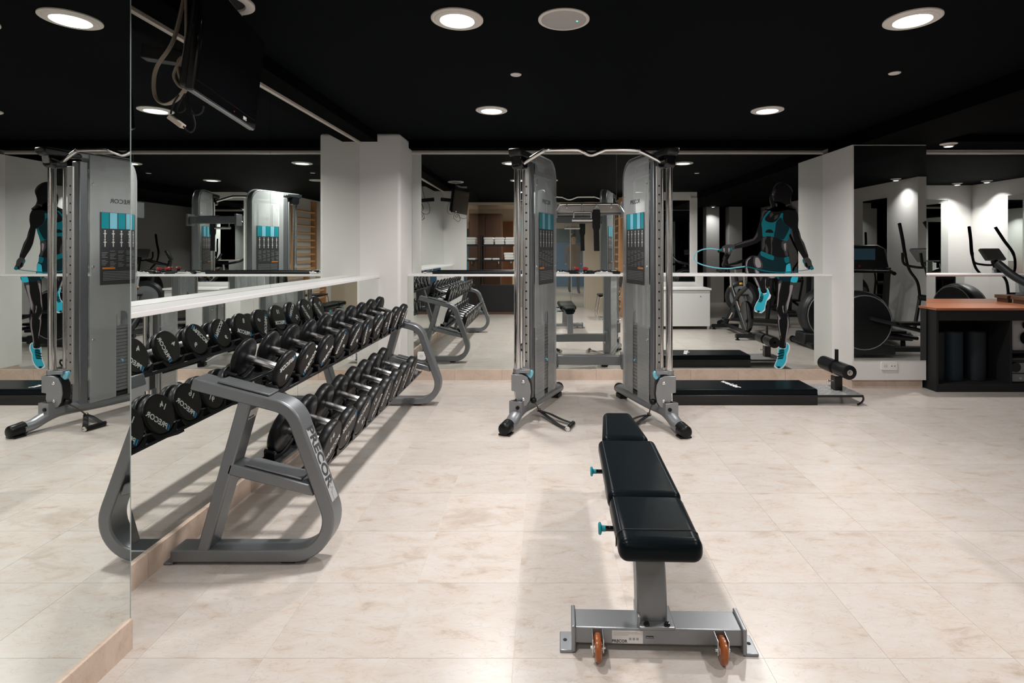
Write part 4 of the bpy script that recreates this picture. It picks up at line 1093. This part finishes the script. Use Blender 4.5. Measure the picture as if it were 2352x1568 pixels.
def shoe(outline, upper, laces, tongue, toe):
    s0 = cut('shoe', cC(outline), 'shoe_white', 'lo', 2)
    cut('shoe_upper', cC(upper), 'cyan_print', 'lo', 3)
    cut('shoe_tongue', cC(tongue), 'teal_print', 'lo', 4)
    for q in laces: cut('lace', cC(q), 'teal_print_dark', 'lo', 5)
    cut('toe_cap', cC(toe), 'teal_print_dark', 'lo', 4)
shoe([(308, 250), (330, 250), (350, 300), (375, 325), (430, 310), (432, 245), (455, 280), (470, 325), (488, 350), (472, 395), (430, 430), (412, 500), (402, 560), (350, 597), (300, 585), (262, 575), (256, 520), (290, 440), (318, 400), (330, 330)],
     [(310, 255), (330, 258), (350, 305), (378, 335), (425, 325), (432, 260), (455, 300), (462, 345), (440, 390), (418, 430), (402, 500), (392, 545), (350, 580), (300, 568), (268, 555), (265, 515), (296, 445), (322, 405), (335, 330)],
     [[(320, 400), (372, 390), (374, 402), (322, 412)], [(312, 424), (365, 414), (366, 426), (314, 436)], [(330, 372), (380, 366), (380, 376), (332, 384)]],
     [(352, 315), (378, 335), (380, 400), (350, 450), (320, 440), (335, 370)], [(290, 565), (320, 560), (335, 575), (310, 588)])
shoe([(585, 1062), (612, 1085), (670, 1085), (696, 1070), (702, 1002), (735, 1020), (750, 1060), (745, 1115), (715, 1175), (712, 1240), (690, 1305), (640, 1365), (570, 1364), (530, 1338), (545, 1290), (570, 1230), (582, 1150)],
     [(590, 1070), (612, 1095), (672, 1092), (700, 1075), (706, 1015), (728, 1035), (732, 1080), (716, 1130), (702, 1170), (700, 1230), (676, 1295), (632, 1345), (575, 1344), (545, 1325), (556, 1290), (578, 1230), (590, 1150)],
     [[(585, 1150), (660, 1130), (662, 1144), (588, 1166)], [(580, 1190), (655, 1170), (656, 1184), (582, 1204)], [(578, 1222), (648, 1210), (648, 1222), (580, 1234)], [(600, 1115), (668, 1105), (668, 1116), (602, 1128)]],
     [(612, 1095), (665, 1092), (672, 1150), (650, 1230), (590, 1225), (598, 1150)], [(560, 1335), (600, 1332), (625, 1346), (590, 1360)])
# rope: a thin printed band
def band(pts, wpx, m, lay):
    P = [Vector((p[0], p[1], 0)) for p in smoothpath([(p[0], p[1], 0) for p in pts], 6)]
    l_, r_ = [], []
    for i, p in enumerate(P):
        d = (P[min(i + 1, len(P) - 1)] - P[max(i - 1, 0)]).normalized(); n = Vector((-d.y, d.x, 0)) * wpx / 2
        l_.append(tuple((p + n)[:2])); r_.append(tuple((p - n)[:2]))
    for i in range(len(P) - 1): pass
    return cut('rope', l_ + r_[::-1], m, 'up', lay, sm=False)
band([B(318, 606), B(260, 598), B(200, 605), B(155, 628), B(140, 660), B(150, 690), B(200, 715), B(290, 735), B(380, 742), B(440, 735), B(505, 727)], 2.6, 'rope_blue', 5)
band([A(135, 1275), A(240, 1300), A(340, 1325), A(480, 1350), A(620, 1358), A(760, 1352)], 2.2, 'teal_print', 5)
band([A(760, 1350), A(880, 1338), A(980, 1325), A(1050, 1312)], 1.3, 'teal_print', 5)

# ================================================================== COUNTER WITH ROLLED MATS (right)
ct = thing('counter_cabinet', 'black open-fronted cabinet with a reddish wooden top', 'cabinet', (5.2, 5.35, 0))
X0, X1, Y0, Y1, H = 3.675 - 5.2, 7.0 - 5.2, 5.115 - 5.35, 5.592 - 5.35, .790
top1 = MB().bx(X0, X1, Y0 - .012, Y0 + .245, H - .022, H).build('top_board', 'counter_wood', ct, bevel=.002)
MB().bx(X0, X1, Y0 + .248, Y1, H - .022, H).build('top_board', 'counter_wood', ct, bevel=.002)
MB().bx(X0 + .01, X0 + .032, Y0, Y1, 0, H - .022).build('side_panel', 'matte_black', ct)
MB().bx(X1 - .03, X1 - .008, Y0, Y1, 0, H - .022).build('side_panel', 'matte_black', ct)
MB().bx(X0 + .03, X1 - .03, Y1 - .02, Y1, 0, H - .022).build('back_panel', 'matte_black', ct)
MB().bx(X0 + .03, X1 - .03, Y0, Y1 - .02, 0, .075).build('plinth', 'matte_black', ct)
MB().bx(X0 + .03, X1 - .03, Y0, Y0 + .02, H - .12, H - .022).build('rail', 'matte_black', ct)
for x in (4.385, 5.2, 6.0): MB().bx(x - 5.2, x - 5.2 + .022, Y0 + .01, Y1 - .02, .075, H - .022).build('partition', 'matte_black', ct)
MB().bx(4.41 - 5.2, 5.2 - 5.2, Y0 + .03, Y1 - .02, .36, .375).build('shelf', 'matte_black', ct)
for x, m_, lb in ((3.80, 'mat_blue', 'dark blue rolled exercise mat in the cabinet, against its side panel'), (3.98, 'mat_blue_bright', 'dark blue rolled exercise mat in the cabinet, middle one of three'), (4.20, 'mat_blue', 'dark blue rolled exercise mat in the cabinet, next to the partition')):
    t = thing('rolled_mat', lb, 'exercise mat', (x, 5.30, .075))
    MB().lathe([(.076, 0), (.080, .004), (.080, .466), (.076, .470)], (0, 0, 0), 'z', 32).build('roll', m_, t)
    sp = [(.010 + .0105 * a / (2 * PI) * 1.0, a) for a in [k * .4 for k in range(90)]]
    MB().tube([(r_ * math.cos(a), r_ * math.sin(a), .471) for r_, a in sp if r_ < .074], .0015, 5).build('spiral_end', 'matte_black', t)
t = thing('loudspeaker', 'pale grey loudspeaker with dark round cones inside the cabinet', 'loudspeaker', (4.58, 5.28, .375))
MB().prism([(-.13, 0), (.13, 0), (.15, .30), (-.15, .30)], 'xz', -.10, .10).build('case', 'disc_grey', t, bevel=.01)
for z, r_ in ((.245, .040), (.125, .062), (.035, .022)): MB().lathe([(r_, -.112), (r_ * .9, -.108), (r_ * .4, -.100), (r_ * .3, -.106)], (0, 0, z), 'y', 26).build('cone', 'gloss_black', t)
t = thing('stereo', 'grey stereo with a black volume dial on the cabinet floor shelf', 'stereo', (4.60, 5.28, .075))
MB().bx(-.20, .20, -.12, .12, .005, .225).build('case', 'grey_plastic', t, bevel=.012)
MB().lathe([(.046, -.138), (.046, -.118)], (-.14, 0, .15), 'y', 26).build('dial', 'gloss_black', t)
MB().bx(-.20, .20, -.125, -.118, .19, .222).build('display', 'gloss_black', t)
MB().bx(-.18, .18, -.124, -.119, .085, .095).build('slot', 'gloss_black', t)
for k in range(4): MB().lathe([(.012, -.128), (.012, -.118)], (-.09 + .05 * k, 0, .045), 'y', 14).build('button', 'disc_grey', t)
t = thing('wooden_tray', 'small dark wooden tray stand on the counter', 'tray', (4.95, 5.50, H))
MB().bx(-.17, .17, -.08, .08, .040, .075).build('tray_board', 'crate_wood', t, bevel=.003)
for x in (-.13, .13): MB().bx(x - .02, x + .02, -.07, .07, 0, .040).build('foot', 'crate_wood', t)
t = thing('water_bottle', 'clear glass bottle on the wooden tray', 'bottle', (5.02, 5.50, H + .075))
MB().lathe([(.06, 0), (.064, .01), (.064, .15), (.05, .19), (.02, .215), (.02, .25)], n=28).build('body', 'bottle', t)
MB().lathe([(.022, .25), (.022, .272)], n=20).build('cap', 'grey_plastic', t)

# ================================================================== MACHINES TO THE RIGHT (seen in the mirrors)
def elliptical(x, y, rz, label, arm_in=None):
    """cross trainer; the user faces local -y, the drive housing is at +y"""
    t = thing('cross_trainer', label, 'exercise machine', (x, y, 0), rz, None)
    hs = MB().lathe([(.10, -.13), (.33, -.13), (.37, -.10), (.385, -.05), (.385, .05), (.37, .10), (.33, .13), (.10, .13)], (0, .55, .44), 'x', 40).build('drive_housing', 'machine_grey', t)
    for sx_ in (-1, 1): MB().lathe([(.33, 0), (.345, .012), (.30, .016), (.04, .02)], (sx_ * .128, .55, .44), 'x', 40, Matrix.Diagonal(Vector((sx_, 1, 1)))).build('crank_disc', 'black_plastic', hs)
    for sx_ in (-1, 1): MB().tube([(sx_ * .140, .55 + .335 * math.cos(a_ * PI / 16), .44 + .335 * math.sin(a_ * PI / 16)) for a_ in range(32)], .007, 8, closed=True).build('disc_ring', 'grey_plastic', hs)
    MB().prism([(.16, .04), (.95, .04), (.93, .20), (.16, .16)], 'yz', -.14, .14).build('lower_cover', 'machine_grey', t, bevel=.02)
    MB().bx(-.05, .05, -.70, .30, .06, .12).build('main_beam', 'machine_grey', t, bevel=.01)
    for yy, w in ((.88, .32), (-.68, .26)):
        MB().tube([(-w, yy, .045), (w, yy, .045)], .038, 14).build('stabilizer', 'machine_grey', t)
        for sx_ in (-1, 1): MB().lathe([(.046, -.02), (.046, .02)], (sx_ * w, yy, .046), 'x', 18).build('foot_cap', 'rubber', t)
    MB().tube(smoothpath([(0, -.38, .10), (0, -.42, .55), (0, -.36, 1.00), (0, -.30, 1.18)], 5), .045, 14).build('mast', 'machine_grey', t)
    MB().tube([(-.24, -.40, .72), (.24, -.40, .72)], .040, 16).build('pivot', 'black_plastic', t)
    c_ = MB().box((0, -.27, 1.27), (.34, .05, .20), Matrix.Rotation(R(-35), 3, 'X')).build('console', 'grey_plastic', t, bevel=.015)
    MB().box((0, -.243, 1.292), (.26, .004, .11), Matrix.Rotation(R(-35), 3, 'X')).build('display', 'screen', c_, smooth=0)
    MB().tube(smoothpath([(-.17, -.12, 1.30), (-.17, -.14, 1.16), (-.09, -.22, 1.12), (.09, -.22, 1.12), (.17, -.14, 1.16), (.17, -.12, 1.30)], 5), .016, 12).build('fixed_handle', 'rubber', t)
    for sx_ in (-1, 1):
        pts = smoothpath([(sx_ * .25, -.40, .72), (sx_ * .24, -.36, .92), (sx_ * .34, -.32, 1.08), (sx_ * .36, -.28, 1.28), (sx_ * .29, -.20, 1.48), (sx_ * .23, -.12, 1.68)], 6)
        n = len(pts)
        MB().tube(pts, [.017 if i < n * .55 else .021 for i in range(n)], 14).build('moving_arm', 'rubber', t)
        MB().tube([(sx_ * .25, -.40, .72), (sx_ * .21, -.30, .30)], .022, 12).build('arm_link', 'black_plastic', t)
        MB().tube([(sx_ * .21, -.34, .24 + .05 * sx_), (sx_ * .17, .50, .40 + .10 * sx_)], .025, 12).build('pedal_beam', 'machine_grey', t)
        MB().prism(rrect(sx_ * .20 - .075, sx_ * .20 + .075, -.16, .20, .03), 'xy', .34 + .08 * sx_, .375 + .08 * sx_).build('pedal', 'rubber', t, bevel=.006)
    return t
elliptical(4.50, 3.60, R(90), 'black cross trainer with a round drive housing standing beside the counter')
elliptical(6.50, 3.35, R(170), 'black cross trainer with a lit console in front of the white wing wall')
elliptical(5.10, -.35, R(190), 'black cross trainer next to the narrow wall mirror, behind the treadmill')

def treadmill(x, y, rz, label):
    t = thing('treadmill', label, 'treadmill', (x, y, 0), rz)
    MB().bx(-.40, .40, -.95, .85, .10, .19).build('deck', 'machine_grey', t, bevel=.015)
    MB().bx(-.26, .26, -.93, .70, .19, .196).build('belt', 'matte_black', t)
    for s_ in (-1, 1):
        MB().bx(s_ * .33 - .05, s_ * .33 + .05, -.93, .72, .19, .215).build('side_rail', 'grey_plastic', t, bevel=.006)
        MB().prism([(.60, .15), (.78, .15), (.50, 1.06), (.38, 1.06)], 'yz', s_ * .40 - .035, s_ * .40 + .035).build('upright', 'machine_grey', t, bevel=.01)
        MB().tube(smoothpath([(s_ * .40, .45, 1.02), (s_ * .39, .20, 1.00), (s_ * .38, -.05, .98)], 4), .028, 12).build('hand_rail', 'rubber', t)
        for yy in (-.85, .75): MB().lathe([(.05, -.02), (.05, .02)], (s_ * .30, yy, .05), 'x', 16).build('wheel', 'rubber', t)
    MB().prism([(.62, .10), (1.0, .10), (.98, .26), (.84, .34), (.64, .30)], 'yz', -.38, .38).build('motor_cover', 'machine_grey', t, bevel=.03)
    c_ = MB().prism([(-.42, 1.02), (.42, 1.02), (.36, 1.36), (.26, 1.42), (-.26, 1.42), (-.36, 1.36)], 'xz', .42, .50).build('console', 'black_plastic', t, bevel=.02)
    MB().bx(-.22, .22, .412, .42, 1.18, 1.36).build('display', 'screen', c_)
    MB().tube([(-.40, .20, 1.0), (.40, .20, 1.0)], .022, 12).build('cross_handle', 'rubber', t)
    MB().box((0, .405, 1.08), (.03, .012, .04)).build('stop_button', 'red', c_)
    return t
treadmill(4.95, 2.05, R(200), 'black treadmill with grey uprights standing in the machine area')

def spin_bike(x, y, rz, label):
    t = thing('spin_bike', label, 'exercise bike', (x, y, 0), rz)
    # local +y is the front with the flywheel
    MB().lathe([(.02, -.012), (.22, -.012), (.235, -.02), (.24, 0), (.235, .02), (.22, .012), (.02, .012)], (0, .46, .33), 'x', 36).build('flywheel', 'gloss_black', t)
    MB().lathe([(.09, -.05), (.10, 0), (.09, .05)], (0, .0, .34), 'x', 28).build('crank_cover', 'black_plastic', t)
    def bar(name, a, b, w, m): MB().tube([a, b], w, 12, flat=(w * .7, w)).build(name, m, t)
    bar('frame_tube', (0, -.48, .09), (0, .20, .70), .045, 'black_plastic')
    bar('frame_tube', (0, .46, .10), (0, -.18, .72), .045, 'black_plastic')
    bar('orange_tube', (.034, .34, .20), (.034, -.05, .60), .022, 'bike_orange')
    bar('orange_tube', (.034, -.38, .18), (.034, -.06, .46), .022, 'bike_orange')
    bar('frame_tube', (0, .10, .62), (0, .52, .80), .04, 'black_plastic')
    MB().bx(-.03, .03, -.50, .62, .06, .11).build('bottom_beam', 'black_plastic', t, bevel=.01)
    for yy in (-.50, .62):
        MB().tube([(-.22, yy, .06), (.22, yy, .06)], .030, 12).build('stabilizer', 'black_plastic', t)
        for s_ in (-1, 1): MB().lathe([(.030, 0), (.034, .008), (.016, .02), (.016, .04)], (s_ * .19, yy, 0), 'z', 16).build('leveling_foot', 'rubber', t)
    MB().tube([(0, -.18, .68), (0, -.24, .95)], .022, 12).build('seat_post', 'brushed', t)
    sd = MB().prism([(-.08, -.38), (.08, -.38), (.09, -.32), (.03, -.18), (.022, -.10), (-.022, -.10), (-.03, -.18), (-.09, -.32)], 'xy', .96, 1.01).build('saddle', 'rubber', t, bevel=.015)
    MB().tube([(0, .42, .75), (0, .38, 1.04)], .024, 12).build('handle_post', 'brushed', t)
    MB().tube(smoothpath([(-.30, .81, 1.25), (-.285, .70, 1.17), (-.26, .56, 1.11), (-.20, .46, 1.08), (0, .40, 1.05), (.20, .46, 1.08), (.26, .56, 1.11), (.285, .70, 1.17), (.30, .81, 1.25)], 5), .023, 14).build('handlebar', 'rubber', t)
    for s_, dz in ((-1, -.12), (1, .12)):
        MB().tube([(s_ * .05, 0, .34), (s_ * .09, .06 * s_, .34 + dz)], .013, 10).build('crank', 'brushed', t)
        MB().bx(s_ * .14 - .05, s_ * .14 + .05, .06 * s_ - .05, .06 * s_ + .05, .325 + dz, .355 + dz).build('pedal', 'black_plastic', t, bevel=.005)
    MB().lathe([(.022, 0), (.028, .012), (.022, .03)], (0, -.20, .72), 'z', 16).build('adjust_knob', 'yellow', t)
    MB().lathe([(.022, 0), (.028, .012), (.022, .03)], (0, .24, .80), 'z', 16).build('resistance_knob', 'yellow', t)
    return t
spin_bike(3.06, 2.50, 0, 'black spin bike with orange frame accents standing on the marble floor')

def upright_bike(x, y, rz, label):
    t = thing('exercise_bike', label, 'exercise bike', (x, y, 0), rz)
    MB().lathe([(.06, -.10), (.25, -.10), (.29, -.06), (.29, .06), (.25, .10), (.06, .10)], (0, .20, .50), 'x', 36, None).build('housing', 'machine_grey', t)
    MB().lathe([(.20, .10), (.20, .108), (.02, .112)], (0, .20, .50), 'x', 32).lathe([(.02, -.112), (.20, -.108), (.20, -.10)], (0, .20, .50), 'x', 32).build('side_disc', 'grey_plastic', t)
    MB().bx(-.04, .04, -.50, .55, .06, .13).build('bottom_beam', 'machine_grey', t, bevel=.01)
    for yy in (-.50, .55): MB().tube([(-.26, yy, .045), (.26, yy, .045)], .036, 12).build('stabilizer', 'machine_grey', t)
    MB().tube([(0, -.22, .12), (0, -.30, .86)], .034, 12).build('seat_post', 'machine_grey', t)
    MB().prism([(-.12, -.44), (.12, -.44), (.12, -.32), (.04, -.16), (-.04, -.16), (-.12, -.32)], 'xy', .86, .93).build('saddle', 'rubber', t, bevel=.02)
    MB().tube([(0, .26, .60), (0, .36, 1.14)], .034, 12).build('mast', 'machine_grey', t)
    c_ = MB().box((0, .34, 1.24), (.30, .05, .20), Matrix.Rotation(R(25), 3, 'X')).build('console', 'black_plastic', t, bevel=.012)
    MB().box((0, .31, 1.25), (.20, .004, .11), Matrix.Rotation(R(25), 3, 'X')).build('display', 'screen', c_, smooth=0)
    MB().tube(smoothpath([(-.20, .00, 1.16), (-.24, .16, 1.10), (0, .32, 1.06), (.24, .16, 1.10), (.20, .00, 1.16)], 5), .018, 12).build('handlebar', 'rubber', t)
    for s_, dz in ((-1, -.15), (1, .15)):
        MB().tube([(s_ * .11, .10, .40), (s_ * .14, .12, .40 + dz)], .013, 10).build('crank', 'brushed', t)
        MB().bx(s_ * .20 - .06, s_ * .20 + .06, .06, .18, .385 + dz, .415 + dz).build('pedal', 'black_plastic', t, bevel=.005)
    MB().box((0, -.26, .68), (.05, .03, .03)).build('adjust_lever', 'yellow', t)
    return t
upright_bike(3.72, 1.55, R(120), 'dark upright exercise bike with a disc housing behind the spin bike')

# ================================================================== BEHIND THE CAMERA (seen in the mirrors)
t = thing('low_cabinet', 'low white cabinet on short legs under the column mirror', 'cabinet', (2.33, 1.85, 0))
MB().bx(-.46, .46, -.22, .20, .055, .655).build('body', 'white_panel', t, bevel=.004)
MB().bx(-.48, .48, -.23, .22, .662, .695).build('top', 'white_panel', t, bevel=.004)
for x in (-.43, .43):
    for y in (-.18, .17): MB().bx(x - .02, x + .02, y - .02, y + .02, 0, .055).build('leg', 'brushed', t)
MB().lathe([(.010, 0), (.008, .008)], (.30, .20, .56), 'y', 12).build('knob', 'grey_plastic', t)

t = thing('towel_shelf', 'black metal shelf unit with a closed lower box, holding towels', 'shelf', (-.98, -.30, 0))
TSX = .38
for x in (-TSX, TSX):
    for y in (-.20, .20): MB().bx(x - .018, x + .018, y - .018, y + .018, 0, 1.66 if y > 0 else 1.66).build('post', 'matte_black', t)
for z in (1.455, 1.125): MB().bx(-TSX, TSX, -.20, .20, z - .030, z).build('shelf_board', 'matte_black', t, bevel=.002)
MB().bx(-TSX, TSX, -.20, .21, .065, .600).build('lower_box', 'matte_black', t, bevel=.004)
MB().bx(-TSX + .02, TSX - .02, -.18, .19, 0, .062).build('plinth', 'crate_wood', t)
twm = None
def towel(x, y, z, sc, label):
    global twm
    if twm is None:
        sec = rrect(-.105, .105, 0, .052, .022, 5)
        m_ = MB().prism(sec, 'xz', -.15, .15)
        o = m_.build('towel', 'towel', smooth=50, bevel=.012); twm = o
    else:
        o = twm.copy(); COL.objects.link(o)
    o.location = (x, y, z); o.scale = (sc, 1, sc)
    o.rotation_euler = (0, 0, R(random.uniform(-5, 5)))
    return tag(o, label, 'towel', 'folded towels')
PLC = ('bottom', 'middle', 'top')
for x, wh in ((-1.20, 'beside the mirrored pillar'), (-.97, 'between the two other stacks'), (-.745, 'at the glass door end')):
    for j in range(3): towel(x, -.28, 1.4555 + j * .053, 1.0, 'white towel, %s one of the top board stack %s' % (PLC[j], wh))
for x, wh in ((-1.22, 'beside the mirrored pillar'), (-1.05, 'next to another single towel, towards the stack')): towel(x, -.28, 1.1255, .75, 'single white towel on the second board %s' % wh)
for j in range(3): towel(-.76, -.28, 1.1255 + j * .053, 1.0, 'white towel, %s one of the stack on the second board' % PLC[j])
t = thing('locker_row', 'dark brown wooden locker standing behind the towel shelf', 'locker', (-1.35, -1.5, 0))
MB().bx(-.42, .34, -.25, .25, 0, 2.20).build('body', 'locker_wood', t)
MB().bx(-.40, -.04, .25, .268, .06, 2.16).build('door', 'locker_wood', t); MB().bx(-.03, .32, .25, .268, .06, 2.16).build('door', 'locker_wood', t)
MB().bx(.27, .29, .268, .290, 1.02, 1.16).build('handle', 'chrome', t)
t = thing('wooden_door', 'reddish wooden door in the beige corridor wall', 'door', (-.98, -2.60, 0))
MB().bx(-.36, .17, 0, .04, 0, 2.08).build('leaf', 'door_wood', t)
MB().bx(.10, .14, .04, .07, 1.0, 1.13).build('handle', 'chrome', t)
# glass door with closer frame
gd = struct(MB().bx(-.58, .94, -1.385, -1.375, .02, 2.38).build('door_1', 'clear_glass', smooth=0))
MB().bx(-.60, -.57, -1.40, -1.36, 0, 2.40).build('jamb', 'brushed', gd); MB().bx(.92, .95, -1.40, -1.36, 0, 2.40).build('jamb', 'brushed', gd)
MB().tube([(.62, -1.33, .02), (.62, -1.33, 2.2)], .014, 12).build('handle', 'brushed', gd)
MB().bx(.40, .72, -1.41, -1.35, 0, .02).build('floor_closer', 'brushed', gd)
# wall bars on the block to the right of the camera
t = thing('wall_bars', 'wooden gymnastics wall bars fixed to the white wall', 'wall bars', (1.66, -.19, 0))
for y in (.52, -.52): MB().bx(-.125, 0, y - .022, y + .022, .0, 2.42).build('upright', 'ladder_wood', t, bevel=.004)
for k in range(14):
    MB().tube([(-.085, -.50, .16 + .155 * k), (-.085, .50, .16 + .155 * k)], .019, 12, flat=(.016, .021)).build('rung', 'rung_wood', t)
# chrome cantilever chair
t = thing('tube_chair', 'chrome tube cantilever chair with a black seat by the wall bars', 'chair', (1.22, .62, 0))
for s_ in (-1, 1):
    MB().tube(fillet([(-.22, s_ * .22, .012), (.20, s_ * .22, .012), (.14, s_ * .22, .44), (-.24, s_ * .22, .46)] if False else [(.24, s_ * .22, .012), (-.22, s_ * .22, .012), (-.16, s_ * .22, .45), (.22, s_ * .22, .44), (.30, s_ * .22, .86)], .06, 6), .012, 12).build('frame_tube', 'chrome', t)
MB().tube([(.24, -.22, .012), (.24, .22, .012)], .012, 12).build('floor_tube', 'chrome', t)
MB().bx(-.18, .22, -.205, .205, .445, .480).build('seat', 'vinyl', t, bevel=.01)
MB().box((.275, 0, .74), (.025, .41, .24), Matrix.Rotation(R(11), 3, 'Y')).build('backrest', 'vinyl', t, bevel=.01)

# walking person in the corridor
def person(x, y, rz, label):
    t = thing('person', label, 'person', (x, y, 0), rz)
    V = [(0, 0, .98), (0, .01, 1.18), (0, .02, 1.42), (0, .0, 1.53), (0, -.02, 1.60), (0, -.03, 1.70), (0, -.015, 1.80),      # 0-6 pelvis .. head
         (-.18, .02, 1.44), (-.24, .05, 1.18), (-.22, -.08, .97), (-.21, -.12, .89),                                          # 7-10 left arm
         (.18, .02, 1.44), (.24, -.02, 1.18), (.23, .06, .95), (.22, .08, .87),                                               # 11-14
         (-.10, -.02, .92), (-.10, -.14, .52), (-.10, -.16, .10), (-.10, -.30, .035),                                         # 15-18
         (.10, .02, .92), (.10, .06, .52), (.10, .24, .14), (.10, .14, .04)]                                                   # 19-22
    E = [(0, 1), (1, 2), (2, 3), (3, 4), (4, 5), (5, 6), (2, 7), (7, 8), (8, 9), (9, 10), (2, 11), (11, 12), (12, 13), (13, 14), (0, 15), (15, 16), (16, 17), (17, 18), (0, 19), (19, 20), (20, 21), (21, 22)]
    Rr = [.145, .135, .135, .058, .070, .088, .070, .065, .048, .036, .026, .065, .048, .036, .026, .088, .060, .042, .036, .088, .060, .042, .036]
    me = bpy.data.meshes.new('body'); me.from_pydata(V, E, [])
    o = bpy.data.objects.new('body', me); COL.objects.link(o); o.parent = t
    o.modifiers.new('skin', 'SKIN')
    sv = me.skin_vertices[0].data
    for i, r_ in enumerate(Rr): sv[i].radius = (r_, r_ * (.8 if i in (0, 1, 2) else 1.0))
    sv[0].use_root = True
    ss = o.modifiers.new('sub', 'SUBSURF'); ss.levels = 2; ss.render_levels = 2
    dg = bpy.context.evaluated_depsgraph_get(); dg.update()
    m2 = bpy.data.meshes.new_from_object(o.evaluated_get(dg))
    o.modifiers.clear(); o.data = m2
    for mm in ('coat_brown', 'trousers', 'skin'): m2.materials.append(MATS[mm])
    for p in m2.polygons:
        p.use_smooth = True; z = p.center.z
        hand = abs(p.center.x) > .19 and z < .93
        p.material_index = 2 if (z > 1.52 or hand) else (0 if z > .74 else 1)
    hr = MB().sphere((0, .0, 1.745), .108, 12, (.92, 1.05, 1.05)).build('hair', 'hair', t)
    hr.location = (0, .025, .012)
    MB().tube([(-.03, .07, 1.75), (0, .09, 1.62), (.03, .07, 1.55)], .05, 10).build('hair_fall', 'hair', t)
    # coat skirt
    MB().lathe([(.175, .74), (.165, .90), (.150, 1.06)], (0, 0, 0), 'z', 20, Matrix.Diagonal(Vector((1.1, .85, 1)))).build('coat_skirt', 'coat_brown', t)
    for s_ in (-1, 1):
        MB().sphere((s_ * .033, -.112, 1.705), .011, 8).build('eye', 'hair', t)
    MB().sphere((0, -.128, 1.675), .016, 8, (.8, 1.1, 1.4)).build('nose', 'skin', t)
    MB().box((0, -.117, 1.640), (.045, .008, .008)).build('mouth', 'red', t)
person(.92, -5.6, R(170), 'person in a brown coat and dark trousers walking in the corridor')
